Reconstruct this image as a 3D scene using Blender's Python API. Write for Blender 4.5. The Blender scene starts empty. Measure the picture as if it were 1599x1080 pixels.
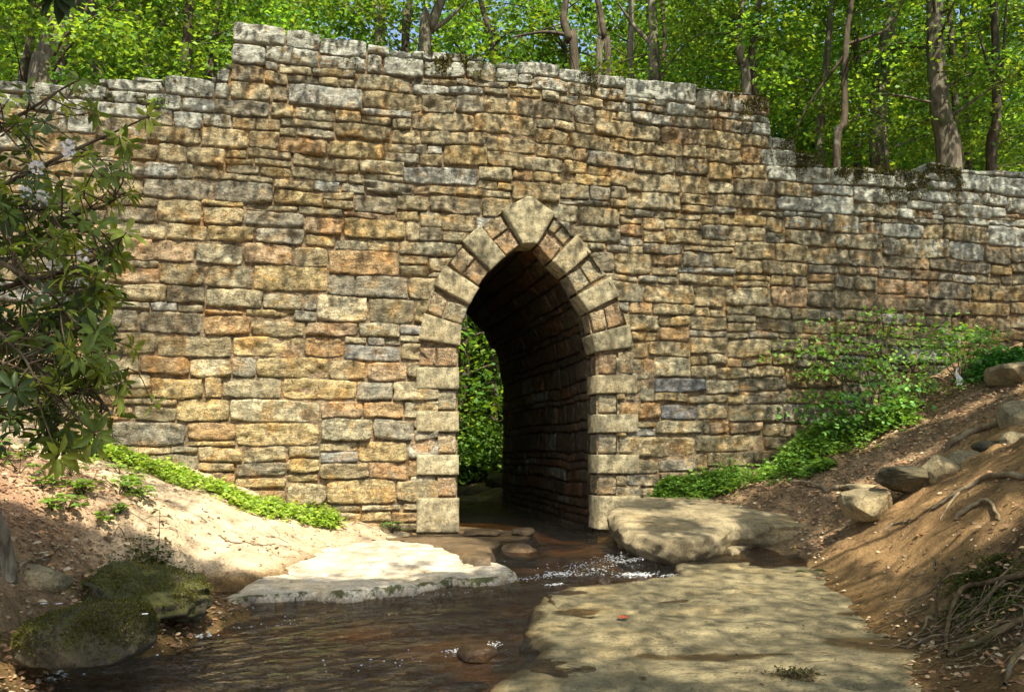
import bpy, math, random
import numpy as np
from mathutils import Vector, Matrix
R = math.radians
random.seed(7); rng = np.random.default_rng(11)
sc = bpy.context.scene

# ---------------------------------------------------------------- camera, sky, sun, exposure
F, CX, CY, PITCH, EYE = 1300.0, 799.5, 540.0, R(7.0), 1.25
cam = bpy.data.cameras.new('camera'); camo = bpy.data.objects.new('camera', cam)
sc.collection.objects.link(camo); sc.camera = camo
cam.sensor_width = 36; cam.lens = 36 * F / 1599; cam.clip_end = 600; cam.clip_start = 0.05
camo.location = (0, 0, EYE); camo.rotation_euler = (R(90) + PITCH, 0, 0)

SUN_EL, SUN_AZ = R(56), R(-72)            # azimuth of the vector towards the sun, from +X towards +Y
TOSUN = np.array([math.cos(SUN_EL) * math.cos(SUN_AZ), math.cos(SUN_EL) * math.sin(SUN_AZ), math.sin(SUN_EL)])
sc.world = bpy.data.worlds.new('World'); sc.world.use_nodes = True
wn = sc.world.node_tree.nodes; wl = sc.world.node_tree.links
sky = wn.new('ShaderNodeTexSky'); sky.sky_type = 'NISHITA'; sky.sun_disc = False
sky.sun_elevation = SUN_EL; sky.sun_rotation = math.pi / 2 - SUN_AZ
sky.air_density = 1.0; sky.dust_density = 2.5; sky.ozone_density = 1.0
bg = wn['Background']; bg.inputs['Strength'].default_value = 0.15
wl.new(sky.outputs[0], bg.inputs[0])
sl = bpy.data.lights.new('sun', 'SUN'); sl.energy = 5.0; sl.angle = R(0.53); sl.color = (1.0, 0.92, 0.77)
slo = bpy.data.objects.new('sun', sl); sc.collection.objects.link(slo)
slo.rotation_euler = Vector(TOSUN).to_track_quat('Z', 'Y').to_euler(); slo.location = (0, -5, 30)
vs = sc.view_settings; vs.view_transform = 'Standard'; vs.look = 'None'; vs.gamma = 1; vs.use_curve_mapping = False
vs.exposure = 1.15
sc.cycles.max_bounces = 8; sc.cycles.transparent_max_bounces = 12; sc.cycles.caustics_reflective = False; sc.cycles.caustics_refractive = False

# ---------------------------------------------------------------- survey helpers
def ray(px, py):
    cx = (px - CX) / F; cy = (CY - py) / F
    return np.array([cx, math.cos(PITCH) - cy * math.sin(PITCH), math.sin(PITCH) + cy * math.cos(PITCH)])
def at(px, py, Y):
    d = ray(px, py); return np.array([0, 0, EYE]) + d * (Y / d[1])
def at_z(px, py, z):
    d = ray(px, py); return np.array([0, 0, EYE]) + d * ((z - EYE) / d[2])
TH = R(13.5)
W0 = np.array([0.24, 12.8, 0.0]); WE = np.array([math.cos(TH), math.sin(TH), 0.0]); WN = np.array([math.sin(TH), -math.cos(TH), 0.0])
UP = np.array([0, 0, 1.0])
def on_wall(px, py, off=0.0):                   # -> (u, z) on the wall face
    d = ray(px, py); c = np.array([0, 0, EYE]); t = np.dot(W0 + WN * off - c, WN) / np.dot(d, WN)
    p = c + d * t; return float(np.dot(p - W0, WE)), float(p[2])
def wall3(u, z, h=0.0):
    u = np.asarray(u, float); z = np.asarray(z, float); h = np.asarray(h, float)
    return W0 + u[..., None] * WE + z[..., None] * UP + (h[..., None] if h.ndim else h) * WN

# ---------------------------------------------------------------- numpy noise
def _h(ix, iy, iz, s):
    n = (ix.astype(np.int64) * 374761393 + iy.astype(np.int64) * 668265263 + iz.astype(np.int64) * 2147483647 + s * 974634777) & 0xffffffff
    n = ((n ^ (n >> 13)) * 1274126177) & 0xffffffff
    n = ((n ^ (n >> 16)) * 2246822519) & 0xffffffff
    return ((n ^ (n >> 15)) & 0xffffff) / float(0xffffff)
def noise(p, freq=1.0, seed=0):
    p = np.asarray(p, float) * freq; i = np.floor(p); f = p - i; f = f * f * (3 - 2 * f); i = i.astype(np.int64); out = 0
    for dx in (0, 1):
        for dy in (0, 1):
            for dz in (0, 1):
                w = (f[..., 0] if dx else 1 - f[..., 0]) * (f[..., 1] if dy else 1 - f[..., 1]) * (f[..., 2] if dz else 1 - f[..., 2])
                out = out + w * _h(i[..., 0] + dx, i[..., 1] + dy, i[..., 2] + dz, seed)
    return out * 2 - 1
def fbm(p, freq=1.0, oct=3, seed=0):
    a, s = 1.0, 0
    for k in range(oct):
        s = s + a * noise(p, freq * 2.03 ** k, seed + k * 17); a *= 0.5
    return s
def xyz(x, y, z=0):
    x = np.asarray(x, float); return np.stack([x, np.asarray(y, float) + 0 * x, z + 0 * x], -1)
def sstep(a, b, x): t = np.clip((x - a) / (b - a), 0, 1); return t * t * (3 - 2 * t)

# ---------------------------------------------------------------- mesh collector
class MB:
    def __init__(s): s.v = []; s.q = []; s.t = []; s.c = []; s.x = []; s.n = 0
    def add(s, v, q=None, t=None, col=(1, 1, 1), aux=(0, 0, 0)):
        v = np.asarray(v, float).reshape(-1, 3); m = len(v); s.v.append(v)
        if q is not None and len(q): s.q.append(np.asarray(q, np.int64).reshape(-1, 4) + s.n)
        if t is not None and len(t): s.t.append(np.asarray(t, np.int64).reshape(-1, 3) + s.n)
        s.c.append(np.broadcast_to(np.asarray(col, float), (m, 3))); s.x.append(np.broadcast_to(np.asarray(aux, float), (m, 3))); s.n += m
    def build(s, name, mat, parent=None, smooth=True, origin=(0, 0, 0)):
        V = np.concatenate(s.v) - np.asarray(origin, float); Q = np.concatenate(s.q) if s.q else np.zeros((0, 4), np.int64); T = np.concatenate(s.t) if s.t else np.zeros((0, 3), np.int64)
        me = bpy.data.meshes.new(name); me.vertices.add(len(V)); me.vertices.foreach_set('co', V.astype(np.float32).ravel())
        me.loops.add(Q.size + T.size); me.loops.foreach_set('vertex_index', np.concatenate([Q.ravel(), T.ravel()]).astype(np.int32))
        me.polygons.add(len(Q) + len(T)); ls = np.concatenate([np.arange(len(Q)) * 4, Q.size + np.arange(len(T)) * 3]).astype(np.int32)
        me.polygons.foreach_set('loop_start', ls); me.polygons.foreach_set('use_smooth', np.full(len(Q) + len(T), smooth))
        me.update(calc_edges=True)
        for nm, arr in (('col', s.c), ('aux', s.x)):
            a = me.color_attributes.new(nm, 'FLOAT_COLOR', 'POINT'); A = np.concatenate(arr); a.data.foreach_set('color', np.concatenate([A, np.ones((len(A), 1))], 1).astype(np.float32).ravel())
        me.materials.append(mat)
        o = bpy.data.objects.new(name, me); sc.collection.objects.link(o); o.location = origin
        if parent is not None: o.parent = parent; o.location = np.asarray(origin, float) - np.asarray(parent.location)
        return o
def tag(o, label, cat, group=None, kind=None):
    if label: o['label'] = label
    if cat: o['category'] = cat
    if group: o['group'] = group
    if kind: o['kind'] = kind
    return o
def structure(o): o['kind'] = 'structure'; return o
def empty(name, loc, label, cat, group=None):
    o = bpy.data.objects.new(name, None); sc.collection.objects.link(o); o.location = tuple(float(a) for a in loc); o.empty_display_size = 0.2
    return tag(o, label, cat, group)
def gridq(nu, nv):
    i = np.arange(nu - 1)[:, None] * nv + np.arange(nv - 1)[None]; i = i.ravel(); return np.stack([i, i + nv, i + nv + 1, i + 1], 1)
def unit(a): a = np.asarray(a, float); return a / (np.linalg.norm(a, axis=-1, keepdims=True) + 1e-9)
def tube(mb, pts, rad, sides=8, col=(.2, .15, .1), rough=0.0, aux=(0, 0, 0)):
    P = np.asarray(pts, float); n = len(P); rad = np.broadcast_to(np.asarray(rad, float), (n,))
    T = unit(np.gradient(P, axis=0)); ref = np.array([0.31, 0.17, 0.93]) if abs(T[0][2]) < .8 else np.array([1.0, 0.1, 0])
    A = unit(np.cross(T, ref)); B = np.cross(T, A); th = np.linspace(0, 2 * math.pi, sides, endpoint=False)
    ring = A[:, None] * np.cos(th)[None, :, None] + B[:, None] * np.sin(th)[None, :, None]
    r = rad[:, None, None]
    V = P[:, None] + ring * r
    if rough: V = V + ring * (fbm(V, 1.2 / max(rad.max(), .01), 2, 5)[..., None] * rough * r)
    i = np.arange(n - 1)[:, None] * sides; j = np.arange(sides)[None]; j2 = (j + 1) % sides
    q = np.stack([i + j, i + j2, i + sides + j2, i + sides + j], -1).reshape(-1, 4)
    mb.add(V.reshape(-1, 3), q, None, col, aux)
def smooth_path(pts, n=12):
    P = np.asarray(pts, float); k = len(P)
    if k < 3: t = np.linspace(0, 1, n)[:, None]; return P[0] * (1 - t) + P[-1] * t
    P = np.concatenate([[2 * P[0] - P[1]], P, [2 * P[-1] - P[-2]]]); out = []
    for s in np.linspace(0, k - 1 - 1e-6, n):
        i = int(s); t = s - i; a, b, c, d = P[i:i + 4]
        out.append(.5 * ((2 * b) + (-a + c) * t + (2 * a - 5 * b + 4 * c - d) * t * t + (-a + 3 * b - 3 * c + d) * t ** 3))
    return np.array(out)
KITE = (np.array([[0, 0, 0], [.42, .5, .02], [1, 0, -.06], [.42, -.5, .02]]), np.array([[0, 1, 2, 3]]))
LEAF = (np.array([[0, 0, 0], [.28, .40, .07], [.65, .46, .04], [1, 0, -.14], [.65, -.46, .04], [.28, -.40, .07], [.30, 0, 0], [.66, 0, -.05]]),
        np.array([[0, 6, 1, 1], [0, 5, 6, 6], [6, 7, 2, 1], [5, 4, 7, 6], [7, 3, 2, 2], [4, 3, 7, 7]]))
def scatter(mb, tmpl, pos, D, U, L, W, col, aux=(0, 0, 0)):
    tv, tf = tmpl; pos = np.asarray(pos, float); n = len(pos)
    if n == 0: return
    D = unit(D); S = unit(np.cross(U, D)); U2 = np.cross(D, S)
    L = np.broadcast_to(L, (n,))[:, None, None]; W = np.broadcast_to(W, (n,))[:, None, None]
    V = pos[:, None] + D[:, None] * tv[None, :, :1] * L + S[:, None] * tv[None, :, 1:2] * W + U2[:, None] * tv[None, :, 2:3] * L
    k = len(tv); off = (np.arange(n) * k)[:, None]
    col = np.broadcast_to(col, (n, 3)); C = np.repeat(col, k, 0)
    q = tf[tf[:, 2] != tf[:, 3]]; t = tf[tf[:, 2] == tf[:, 3]][:, :3]
    qq = (off[:, None] + q[None]).reshape(-1, 4) if len(q) else None; tt = (off[:, None] + t[None]).reshape(-1, 3) if len(t) else None
    mb.add(V.reshape(-1, 3), qq, tt, C, aux)

# ---------------------------------------------------------------- materials
class NT:
    def __init__(s, name):
        s.m = bpy.data.materials.new(name); s.m.use_nodes = True; s.t = s.m.node_tree; s.n = s.t.nodes; s.l = s.t.links
        s.b = s.n['Principled BSDF']; s.out = s.n['Material Output']; s.co = s.n.new('ShaderNodeTexCoord')
    def new(s, typ, **kw):
        nd = s.n.new(typ)
        for k, v in kw.items():
            if k.startswith('_'): setattr(nd, k[1:], v)
        return nd
    def set(s, sock, v):
        if v is None: return
        if hasattr(v, 'is_linked') or isinstance(v, bpy.types.NodeSocket): s.l.new(v, sock)
        else: sock.default_value = v
    def attr(s, nm): a = s.n.new('ShaderNodeAttribute'); a.attribute_name = nm; return a.outputs['Color']
    def sep(s, c): a = s.n.new('ShaderNodeSeparateColor'); s.l.new(c, a.inputs[0]); return a.outputs
    def noise(s, scale, detail=4, rough=.55, vec=None, dist=0.0):
        a = s.n.new('ShaderNodeTexNoise'); a.inputs['Scale'].default_value = scale; a.inputs['Detail'].default_value = detail; a.inputs['Roughness'].default_value = rough; a.inputs['Distortion'].default_value = dist
        s.l.new(vec if vec is not None else s.co.outputs['Object'], a.inputs['Vector']); return a.outputs['Fac']
    def vor(s, scale, vec=None, feat='F1'):
        a = s.n.new('ShaderNodeTexVoronoi'); a.inputs['Scale'].default_value = scale; a.feature = feat
        s.l.new(vec if vec is not None else s.co.outputs['Object'], a.inputs['Vector']); return a.outputs['Distance']
    def mapv(s, scale=(1, 1, 1), rot=(0, 0, 0)):
        a = s.n.new('ShaderNodeMapping'); a.inputs['Scale'].default_value = scale; a.inputs['Rotation'].default_value = rot; s.l.new(s.co.outputs['Object'], a.inputs[0]); return a.outputs[0]
    def math(s, op, a, b=0.0, c=None, clamp=False):
        m = s.n.new('ShaderNodeMath'); m.operation = op; m.use_clamp = clamp; s.set(m.inputs[0], a); s.set(m.inputs[1], b)
        if c is not None: s.set(m.inputs[2], c)
        return m.outputs[0]
    def ramp(s, x, lo, hi, a=0.0, b=1.0):
        m = s.n.new('ShaderNodeMapRange'); m.interpolation_type = 'SMOOTHSTEP'; s.set(m.inputs[0], x); m.inputs[1].default_value = lo; m.inputs[2].default_value = hi; m.inputs[3].default_value = a; m.inputs[4].default_value = b; return m.outputs[0]
    def mix(s, f, a, b, mode='MIX'):
        m = s.n.new('ShaderNodeMix'); m.data_type = 'RGBA'; m.blend_type = mode; s.set(m.inputs[0], f)
        for sk, v in ((m.inputs[6], a), (m.inputs[7], b)):
            if isinstance(v, tuple): sk.default_value = (*v, 1)
            else: s.l.new(v, sk)
        return m.outputs[2]
    def grey(s, f):
        c = s.n.new('ShaderNodeCombineColor')
        for k in range(3): s.l.new(f, c.inputs[k])
        return c.outputs[0]
    def bump(s, h, strength=.5, dist=.02, nrm=None):
        b = s.n.new('ShaderNodeBump'); b.inputs['Strength'].default_value = strength; b.inputs['Distance'].default_value = dist; s.l.new(h, b.inputs['Height'])
        if nrm is not None: s.l.new(nrm, b.inputs['Normal'])
        return b.outputs[0]
    def fin(s, col, rough, nrm=None, spec=.3):
        if isinstance(col, tuple): s.b.inputs['Base Color'].default_value = (*col, 1)
        else: s.l.new(col, s.b.inputs['Base Color'])
        s.set(s.b.inputs['Roughness'], rough); s.b.inputs['Specular IOR Level'].default_value = spec
        if nrm is not None: s.l.new(nrm, s.b.inputs['Normal'])
        return s.m

def mat_stone(name, tooled=False):
    n = NT(name); col = n.attr('col'); ax = n.sep(n.attr('aux'))
    big = n.noise(2.2, 3); mid = n.noise(9, 6, .65); fine = n.noise(70, 5, .7); strat = n.noise(7, 6, .7, n.mapv((1, 1, 4), (0, R(12), 0)), .6)
    hue = n.noise(3.4, 5, .6, None, .5)
    tk = .35 if tooled else 1.0
    c = n.mix(n.ramp(hue, .52, .62, 0, .55 * tk), col, n.mix(1, col, (1.18, .86, .50), 'MULTIPLY')); c = n.mix(n.ramp(hue, .47, .36, 0, .65 * tk), c, n.mix(1, col, (.80, .88, .98), 'MULTIPLY'))
    crk = n.ramp(n.math('ABSOLUTE', n.math('SUBTRACT', n.noise(3.6, 6, .62, n.mapv((1, 1, 1.9), (0, R(18), 0)), .7), .5)), 0, .013); crk2 = n.ramp(n.math('ABSOLUTE', n.math('SUBTRACT', n.noise(8.5, 4, .6, n.mapv((1, 1, 2.6), (0, R(-9), 0)), .4), .5)), 0, .016)
    ck = n.math('MULTIPLY', crk, n.math('ADD', n.math('MULTIPLY', crk2, .6), .4)) if not tooled else n.math('ADD', n.math('MULTIPLY', crk2, 0.0), 1.0)
    c = n.mix(1, c, n.grey(n.ramp(mid, .3, .7, .5, 1.45)), 'MULTIPLY')
    c = n.mix(1, c, n.grey(n.ramp(fine, .32, .68, .6, 1.4)), 'MULTIPLY')
    c = n.mix(n.ramp(n.noise(4.5, 6, .68), .55, .68, 0, .4), c, (.11, .095, .062))
    c = n.mix(n.ramp(strat, .38, .29, 0, .75), c, (.065, .045, .024))
    mm = n.math('ADD', n.noise(4.5, 8, .72), n.math('MULTIPLY', ax[1], .40)); c = n.mix(n.ramp(mm, .70, .78, 0, .95), c, n.mix(n.noise(30, 3), (.028, .030, .006), (.085, .085, .014)))
    lm = n.math('ADD', n.noise(6, 9, .80), n.math('MULTIPLY', ax[0], .27)); c = n.mix(n.ramp(lm, .68, .72, 0, .9), c, n.mix(n.noise(40, 4, .7), (.26, .27, .21), (.60, .61, .53)))
    c = n.mix(n.ramp(n.noise(48, 3), .68, .72, 0, .6), c, (.48, .47, .39))
    c = n.mix(ax[2], c, n.mix(1, c, (.26, .21, .17), 'MULTIPLY'))
    c = n.mix(n.ramp(ck, 1, 0, 0, .62), c, (.055, .038, .02))
    b1 = n.bump(strat, 1.0 if not tooled else .3, .045 if not tooled else .012); b2 = n.bump(mid, .9, .035 if not tooled else .012, b1); b3 = n.bump(fine, .9, .010, b2)
    if not tooled: b3 = n.bump(ck, .8, .02, b3)
    return n.fin(c, n.ramp(ax[2], 0, 1, .9, .5), b3, .2)
def mat_rock(name, base, dark, moss=0.0, wet=0.0):
    n = NT(name); ax = n.sep(n.attr('aux')); mid = n.noise(3, 7, .65, None, .4); fine = n.noise(45, 5, .7); st = n.noise(5, 6, .65, n.mapv((1, 3.5, 1), (0, 0, R(-18))), .8)
    c = n.mix(n.ramp(mid, .3, .7), dark, base); c = n.mix(n.ramp(st, .42, .3, 0, .55), c, dark)
    c = n.mix(n.ramp(n.noise(1.3, 4), .5, .7, 0, .4), c, tuple(min(1, a * f) for a, f in zip(base, (1.35, 1.15, .85))))
    c = n.mix(1, c, n.grey(n.ramp(fine, .3, .7, .75, 1.25)), 'MULTIPLY')
    vv = n.vor(1.1, n.mapv((1, 1, 1)), 'DISTANCE_TO_EDGE'); wr = n.noise(2.2, 5, .6)
    geo = n.n.new('ShaderNodeNewGeometry'); sp = n.n.new('ShaderNodeSeparateXYZ'); n.l.new(geo.outputs['Normal'], sp.inputs[0])
    mm = n.math('ADD', n.math('ADD', n.noise(6, 6, .7), n.math('MULTIPLY', sp.outputs[2], .12)), n.math('MULTIPLY', ax[1], .5))
    c = n.mix(n.ramp(mm, .80 - moss, .92 - moss, 0, .95), c, n.mix(n.noise(28, 4, .7), (.03, .035, .008), (.11, .11, .02)))
    k1 = n.ramp(n.math('ABSOLUTE', n.math('SUBTRACT', n.noise(1.5, 6, .62, n.mapv((1, 2.2, 1), (0, 0, R(14))), .6), .5)), 0, .006); k2 = n.ramp(n.math('ABSOLUTE', n.math('SUBTRACT', n.noise(5, 5, .65, n.mapv((1, 3, 1), (0, 0, R(-20))), .5), .5)), 0, .010)
    ck = n.math('MULTIPLY', k1, n.math('ADD', n.math('MULTIPLY', k2, .55), .45)); c = n.mix(n.ramp(ck, 1, 0, 0, .6), c, (.05, .04, .022)); c = n.mix(n.ramp(n.noise(2.4, 7, .7), .56, .70, 0, .45), c, dark)
    c = n.mix(n.ramp(n.noise(60, 2), .68, .74, 0, .5), c, dark)
    c = n.mix(ax[2], c, n.mix(1, c, (.34, .27, .20), 'MULTIPLY'))
    h = n.bump(st, .6, .035); h = n.bump(ck, .7, .018, h); h = n.bump(mid, .7, .06, h); h = n.bump(fine, .9, .010, h); h = n.bump(n.noise(95, 4, .75), .6, .004, h)
    return n.fin(c, n.ramp(ax[2], 0, 1, .85 - wet, .28), h, .35)
def mat_soil():
    n = NT('soil'); col = n.attr('col'); ax = n.sep(n.attr('aux'))
    mid = n.noise(4, 8, .65); fine = n.noise(38, 6, .75)
    c = n.mix(1, col, n.grey(n.ramp(mid, .3, .7, .72, 1.22)), 'MULTIPLY'); c = n.mix(1, c, n.grey(n.ramp(fine, .3, .7, .6, 1.35)), 'MULTIPLY')
    mm = n.math('ADD', n.noise(7, 6, .7), n.math('MULTIPLY', ax[1], .5)); c = n.mix(n.ramp(mm, .72, .86, 0, .9), c, n.mix(n.noise(28, 4, .7), (.03, .035, .008), (.10, .11, .02)))
    c = n.mix(ax[2], c, n.mix(1, c, (.38, .27, .18), 'MULTIPLY'))
    c = n.mix(n.ramp(n.noise(2.2, 6, .7), .52, .68, 0, .4), c, n.mix(1, c, (.55, .5, .45), 'MULTIPLY')); h = n.bump(mid, .8, .08); h = n.bump(fine, 1.0, .02, h); h = n.bump(n.vor(60), .5, .006, h)
    return n.fin(c, .92, h, .15)
def mat_leaf(name, trans=.45, rough=.45, spec=.4, tint=(1.7, 1.5, .55)):
    n = NT(name); col = n.attr('col'); c = n.mix(1, col, n.grey(n.ramp(n.noise(11, 2), .3, .7, .75, 1.25)), 'MULTIPLY')
    n.fin(c, rough, None, spec)
    t = n.n.new('ShaderNodeBsdfTranslucent'); n.l.new(n.mix(1, c, tint, 'MULTIPLY'), t.inputs[0])
    m = n.n.new('ShaderNodeMixShader'); m.inputs[0].default_value = trans; n.l.new(n.b.outputs[0], m.inputs[1]); n.l.new(t.outputs[0], m.inputs[2]); n.l.new(m.outputs[0], n.out.inputs[0]); return n.m
def mat_bark(name, a, b):
    n = NT(name); col = n.attr('col'); v = n.mapv((1, 1, .22)); f = n.noise(9, 7, .7, v, .5); g = n.noise(3.2, 4, .6)
    c = n.mix(n.ramp(f, .35, .65), b, a); c = n.mix(1, c, col, 'MULTIPLY'); c = n.mix(n.ramp(g, .55, .72, 0, .5), c, (.24, .25, .19)); c = n.mix(n.ramp(n.noise(2.1, 5), .56, .72, 0, .5), c, (.05, .06, .015))
    return n.fin(c, .9, n.bump(f, .9, .04), .2)
def mat_water():
    n = NT('water'); n.n.remove(n.b)
    r1 = n.noise(3.2, 5, .6, n.mapv((.8, 3.2, 1), (0, 0, R(-24))), 1.2); r2 = n.noise(14, 4, .6, n.mapv((.8, 2.4, 1), (0, 0, R(-18))), .8)
    h = n.bump(r1, 1.0, .34); h = n.bump(r2, .7, .05, h)
    tr = n.n.new('ShaderNodeBsdfTransparent'); tr.inputs[0].default_value = (.74, .60, .38, 1)
    gl = n.n.new('ShaderNodeBsdfGlossy'); gl.inputs['Roughness'].default_value = .04; gl.inputs[0].default_value = (.95, .95, .92, 1); n.l.new(h, gl.inputs['Normal'])
    fr = n.n.new('ShaderNodeFresnel'); fr.inputs[0].default_value = 1.5; n.l.new(h, fr.inputs['Normal'])
    m = n.n.new('ShaderNodeMixShader'); n.l.new(n.math('ADD', fr.outputs[0], .05, None, True), m.inputs[0]); n.l.new(tr.outputs[0], m.inputs[1]); n.l.new(gl.outputs[0], m.inputs[2]); n.l.new(m.outputs[0], n.out.inputs[0]); return n.m
def mat_plain(name, col, rough=.8, spec=.3):
    n = NT(name); c = n.mix(1, n.attr('col'), n.grey(n.ramp(n.noise(25, 4), .3, .7, .75, 1.2)), 'MULTIPLY'); c = n.mix(1, c, col, 'MULTIPLY'); return n.fin(c, rough, n.bump(n.noise(60, 4), .3, .004), spec)

M = dict(stone=mat_stone('rubble stone'), ashlar=mat_stone('tooled granite', True),
         slab=mat_rock('bedrock', (.27, .225, .12), (.14, .115, .06)), pale=mat_rock('pale bedrock', (.62, .56, .44), (.32, .26, .17)),
         brown=mat_rock('brown wet rock', (.17, .115, .06), (.07, .05, .027), 0, .3), boulder=mat_rock('boulder rock', (.34, .28, .16), (.15, .12, .065), .03),
         mossy=mat_rock('mossy rock', (.105, .09, .05), (.04, .035, .02), .12), soil=mat_soil(), water=mat_water(),
         leaf=mat_leaf('tree leaves', .5, .5, .3), rhodo=mat_leaf('leathery leaves', .38, .42, .3), herb=mat_leaf('herb leaves', .4, .5, .3),
         dry=mat_plain('dry leaves', (1, 1, 1), .8), petal=mat_leaf('white petals', .3, .6, .2, (1, 1, 1)), foam=mat_plain('foam', (1, 1, 1), .4),
         bark_d=mat_bark('dark bark', (.10, .075, .05), (.03, .022, .015)), bark_g=mat_bark('grey bark', (.17, .145, .10), (.055, .045, .03)), root=mat_bark('root bark', (.30, .24, .15), (.13, .095, .055)))

# ---------------------------------------------------------------- the stone bridge
TOPPX = [(-260, 128), (0, 126), (130, 123), (232, 117), (338, 119), (339, 100), (357, 92), (358, 29), (450, 39), (560, 58), (640, 78), (750, 90), (760, 99), (815, 98), (905, 106), (1000, 118),
         (1080, 130), (1150, 138), (1200, 152), (1201, 212), (1240, 215), (1242, 238), (1268, 241), (1292, 263), (1380, 262), (1444, 272), (1446, 256), (1482, 257), (1483, 264), (1599, 268), (1900, 285)]
TOPW = np.array([on_wall(*p) for p in TOPPX])
def ztop(u): return np.interp(u, TOPW[:, 0], TOPW[:, 1])
BASEPX = [(-260, 640), (0, 655), (130, 690), (300, 735), (450, 785), (540, 812), (620, 828), (700, 840), (1000, 800), (1050, 775), (1150, 750), (1240, 695), (1350, 640), (1450, 590), (1599, 530), (1900, 440)]
BASEW = np.array([on_wall(*p) for p in BASEPX])
def zbase(u): return np.interp(u, BASEW[:, 0], BASEW[:, 1])
EXL = np.array([on_wall(*p) for p in [(684, 840), (684, 573), (656, 548), (657, 530), (665, 490), (679, 449), (700, 411), (723, 382), (753, 355), (783, 332), (826, 312)]])
EXR = np.array([on_wall(*p) for p in [(962, 840), (962, 560), (983, 545), (977, 505), (963, 467), (944, 432), (920, 399), (891, 367), (864, 339), (826, 312)]])
UA, ZA = EXL[-1]
def ex_left(z): return np.interp(z, EXL[:, 1], EXL[:, 0])
def ex_right(z): return np.interp(z, EXR[:, 1], EXR[:, 0])
PAL = np.array([(.38, .305, .18), (.40, .305, .155), (.37, .25, .13), (.34, .295, .195), (.26, .22, .15), (.43, .365, .235), (.39, .28, .17), (.36, .29, .17), (.30, .25, .155), (.31, .275, .205)]) * np.array([1.0, 1.01, .96])
def warp(u, z):
    p = xyz(u, z); return u + .018 * noise(p, 1.1, 3) + .008 * noise(p, 6, 4), z + .045 * noise(p, .45, 5) + .016 * noise(p, 2.2, 6) + .007 * noise(p, 7, 7)
def face_profile(A, B, e, a0, sd, amp=.017, rad=.035, tilt=None):
    """height of a split stone face; A,B are metres over the face, e the distance from its edge"""
    k = np.clip(e / rad, 0, 1); h = -rad * .9 * (1 - np.sqrt(np.clip(1 - (1 - k) ** 2, 0, 1)))
    p = xyz(A, B, sd); n1 = fbm(p * np.array([1, 1.5, 1]), 4.5, 3, sd % 91); rd = 1 - np.abs(noise(p * np.array([1, 2.2, 1]), 7, sd % 57)) * 2
    h = h + k * (amp * n1 + amp * .5 * rd)
    if tilt is not None: h = h + k * (tilt[0] * (A - A.mean()) + tilt[1] * (B - B.mean()))
    return h
def lin_edges(L, step=.038):
    n = max(3, int(round(L / step))); c = np.linspace(0, 1, n + 1); ed = min(.014 / L, .2 / n)
    return np.concatenate([[0], [ed], c[1:-1], [1 - ed], [1]])
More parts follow.
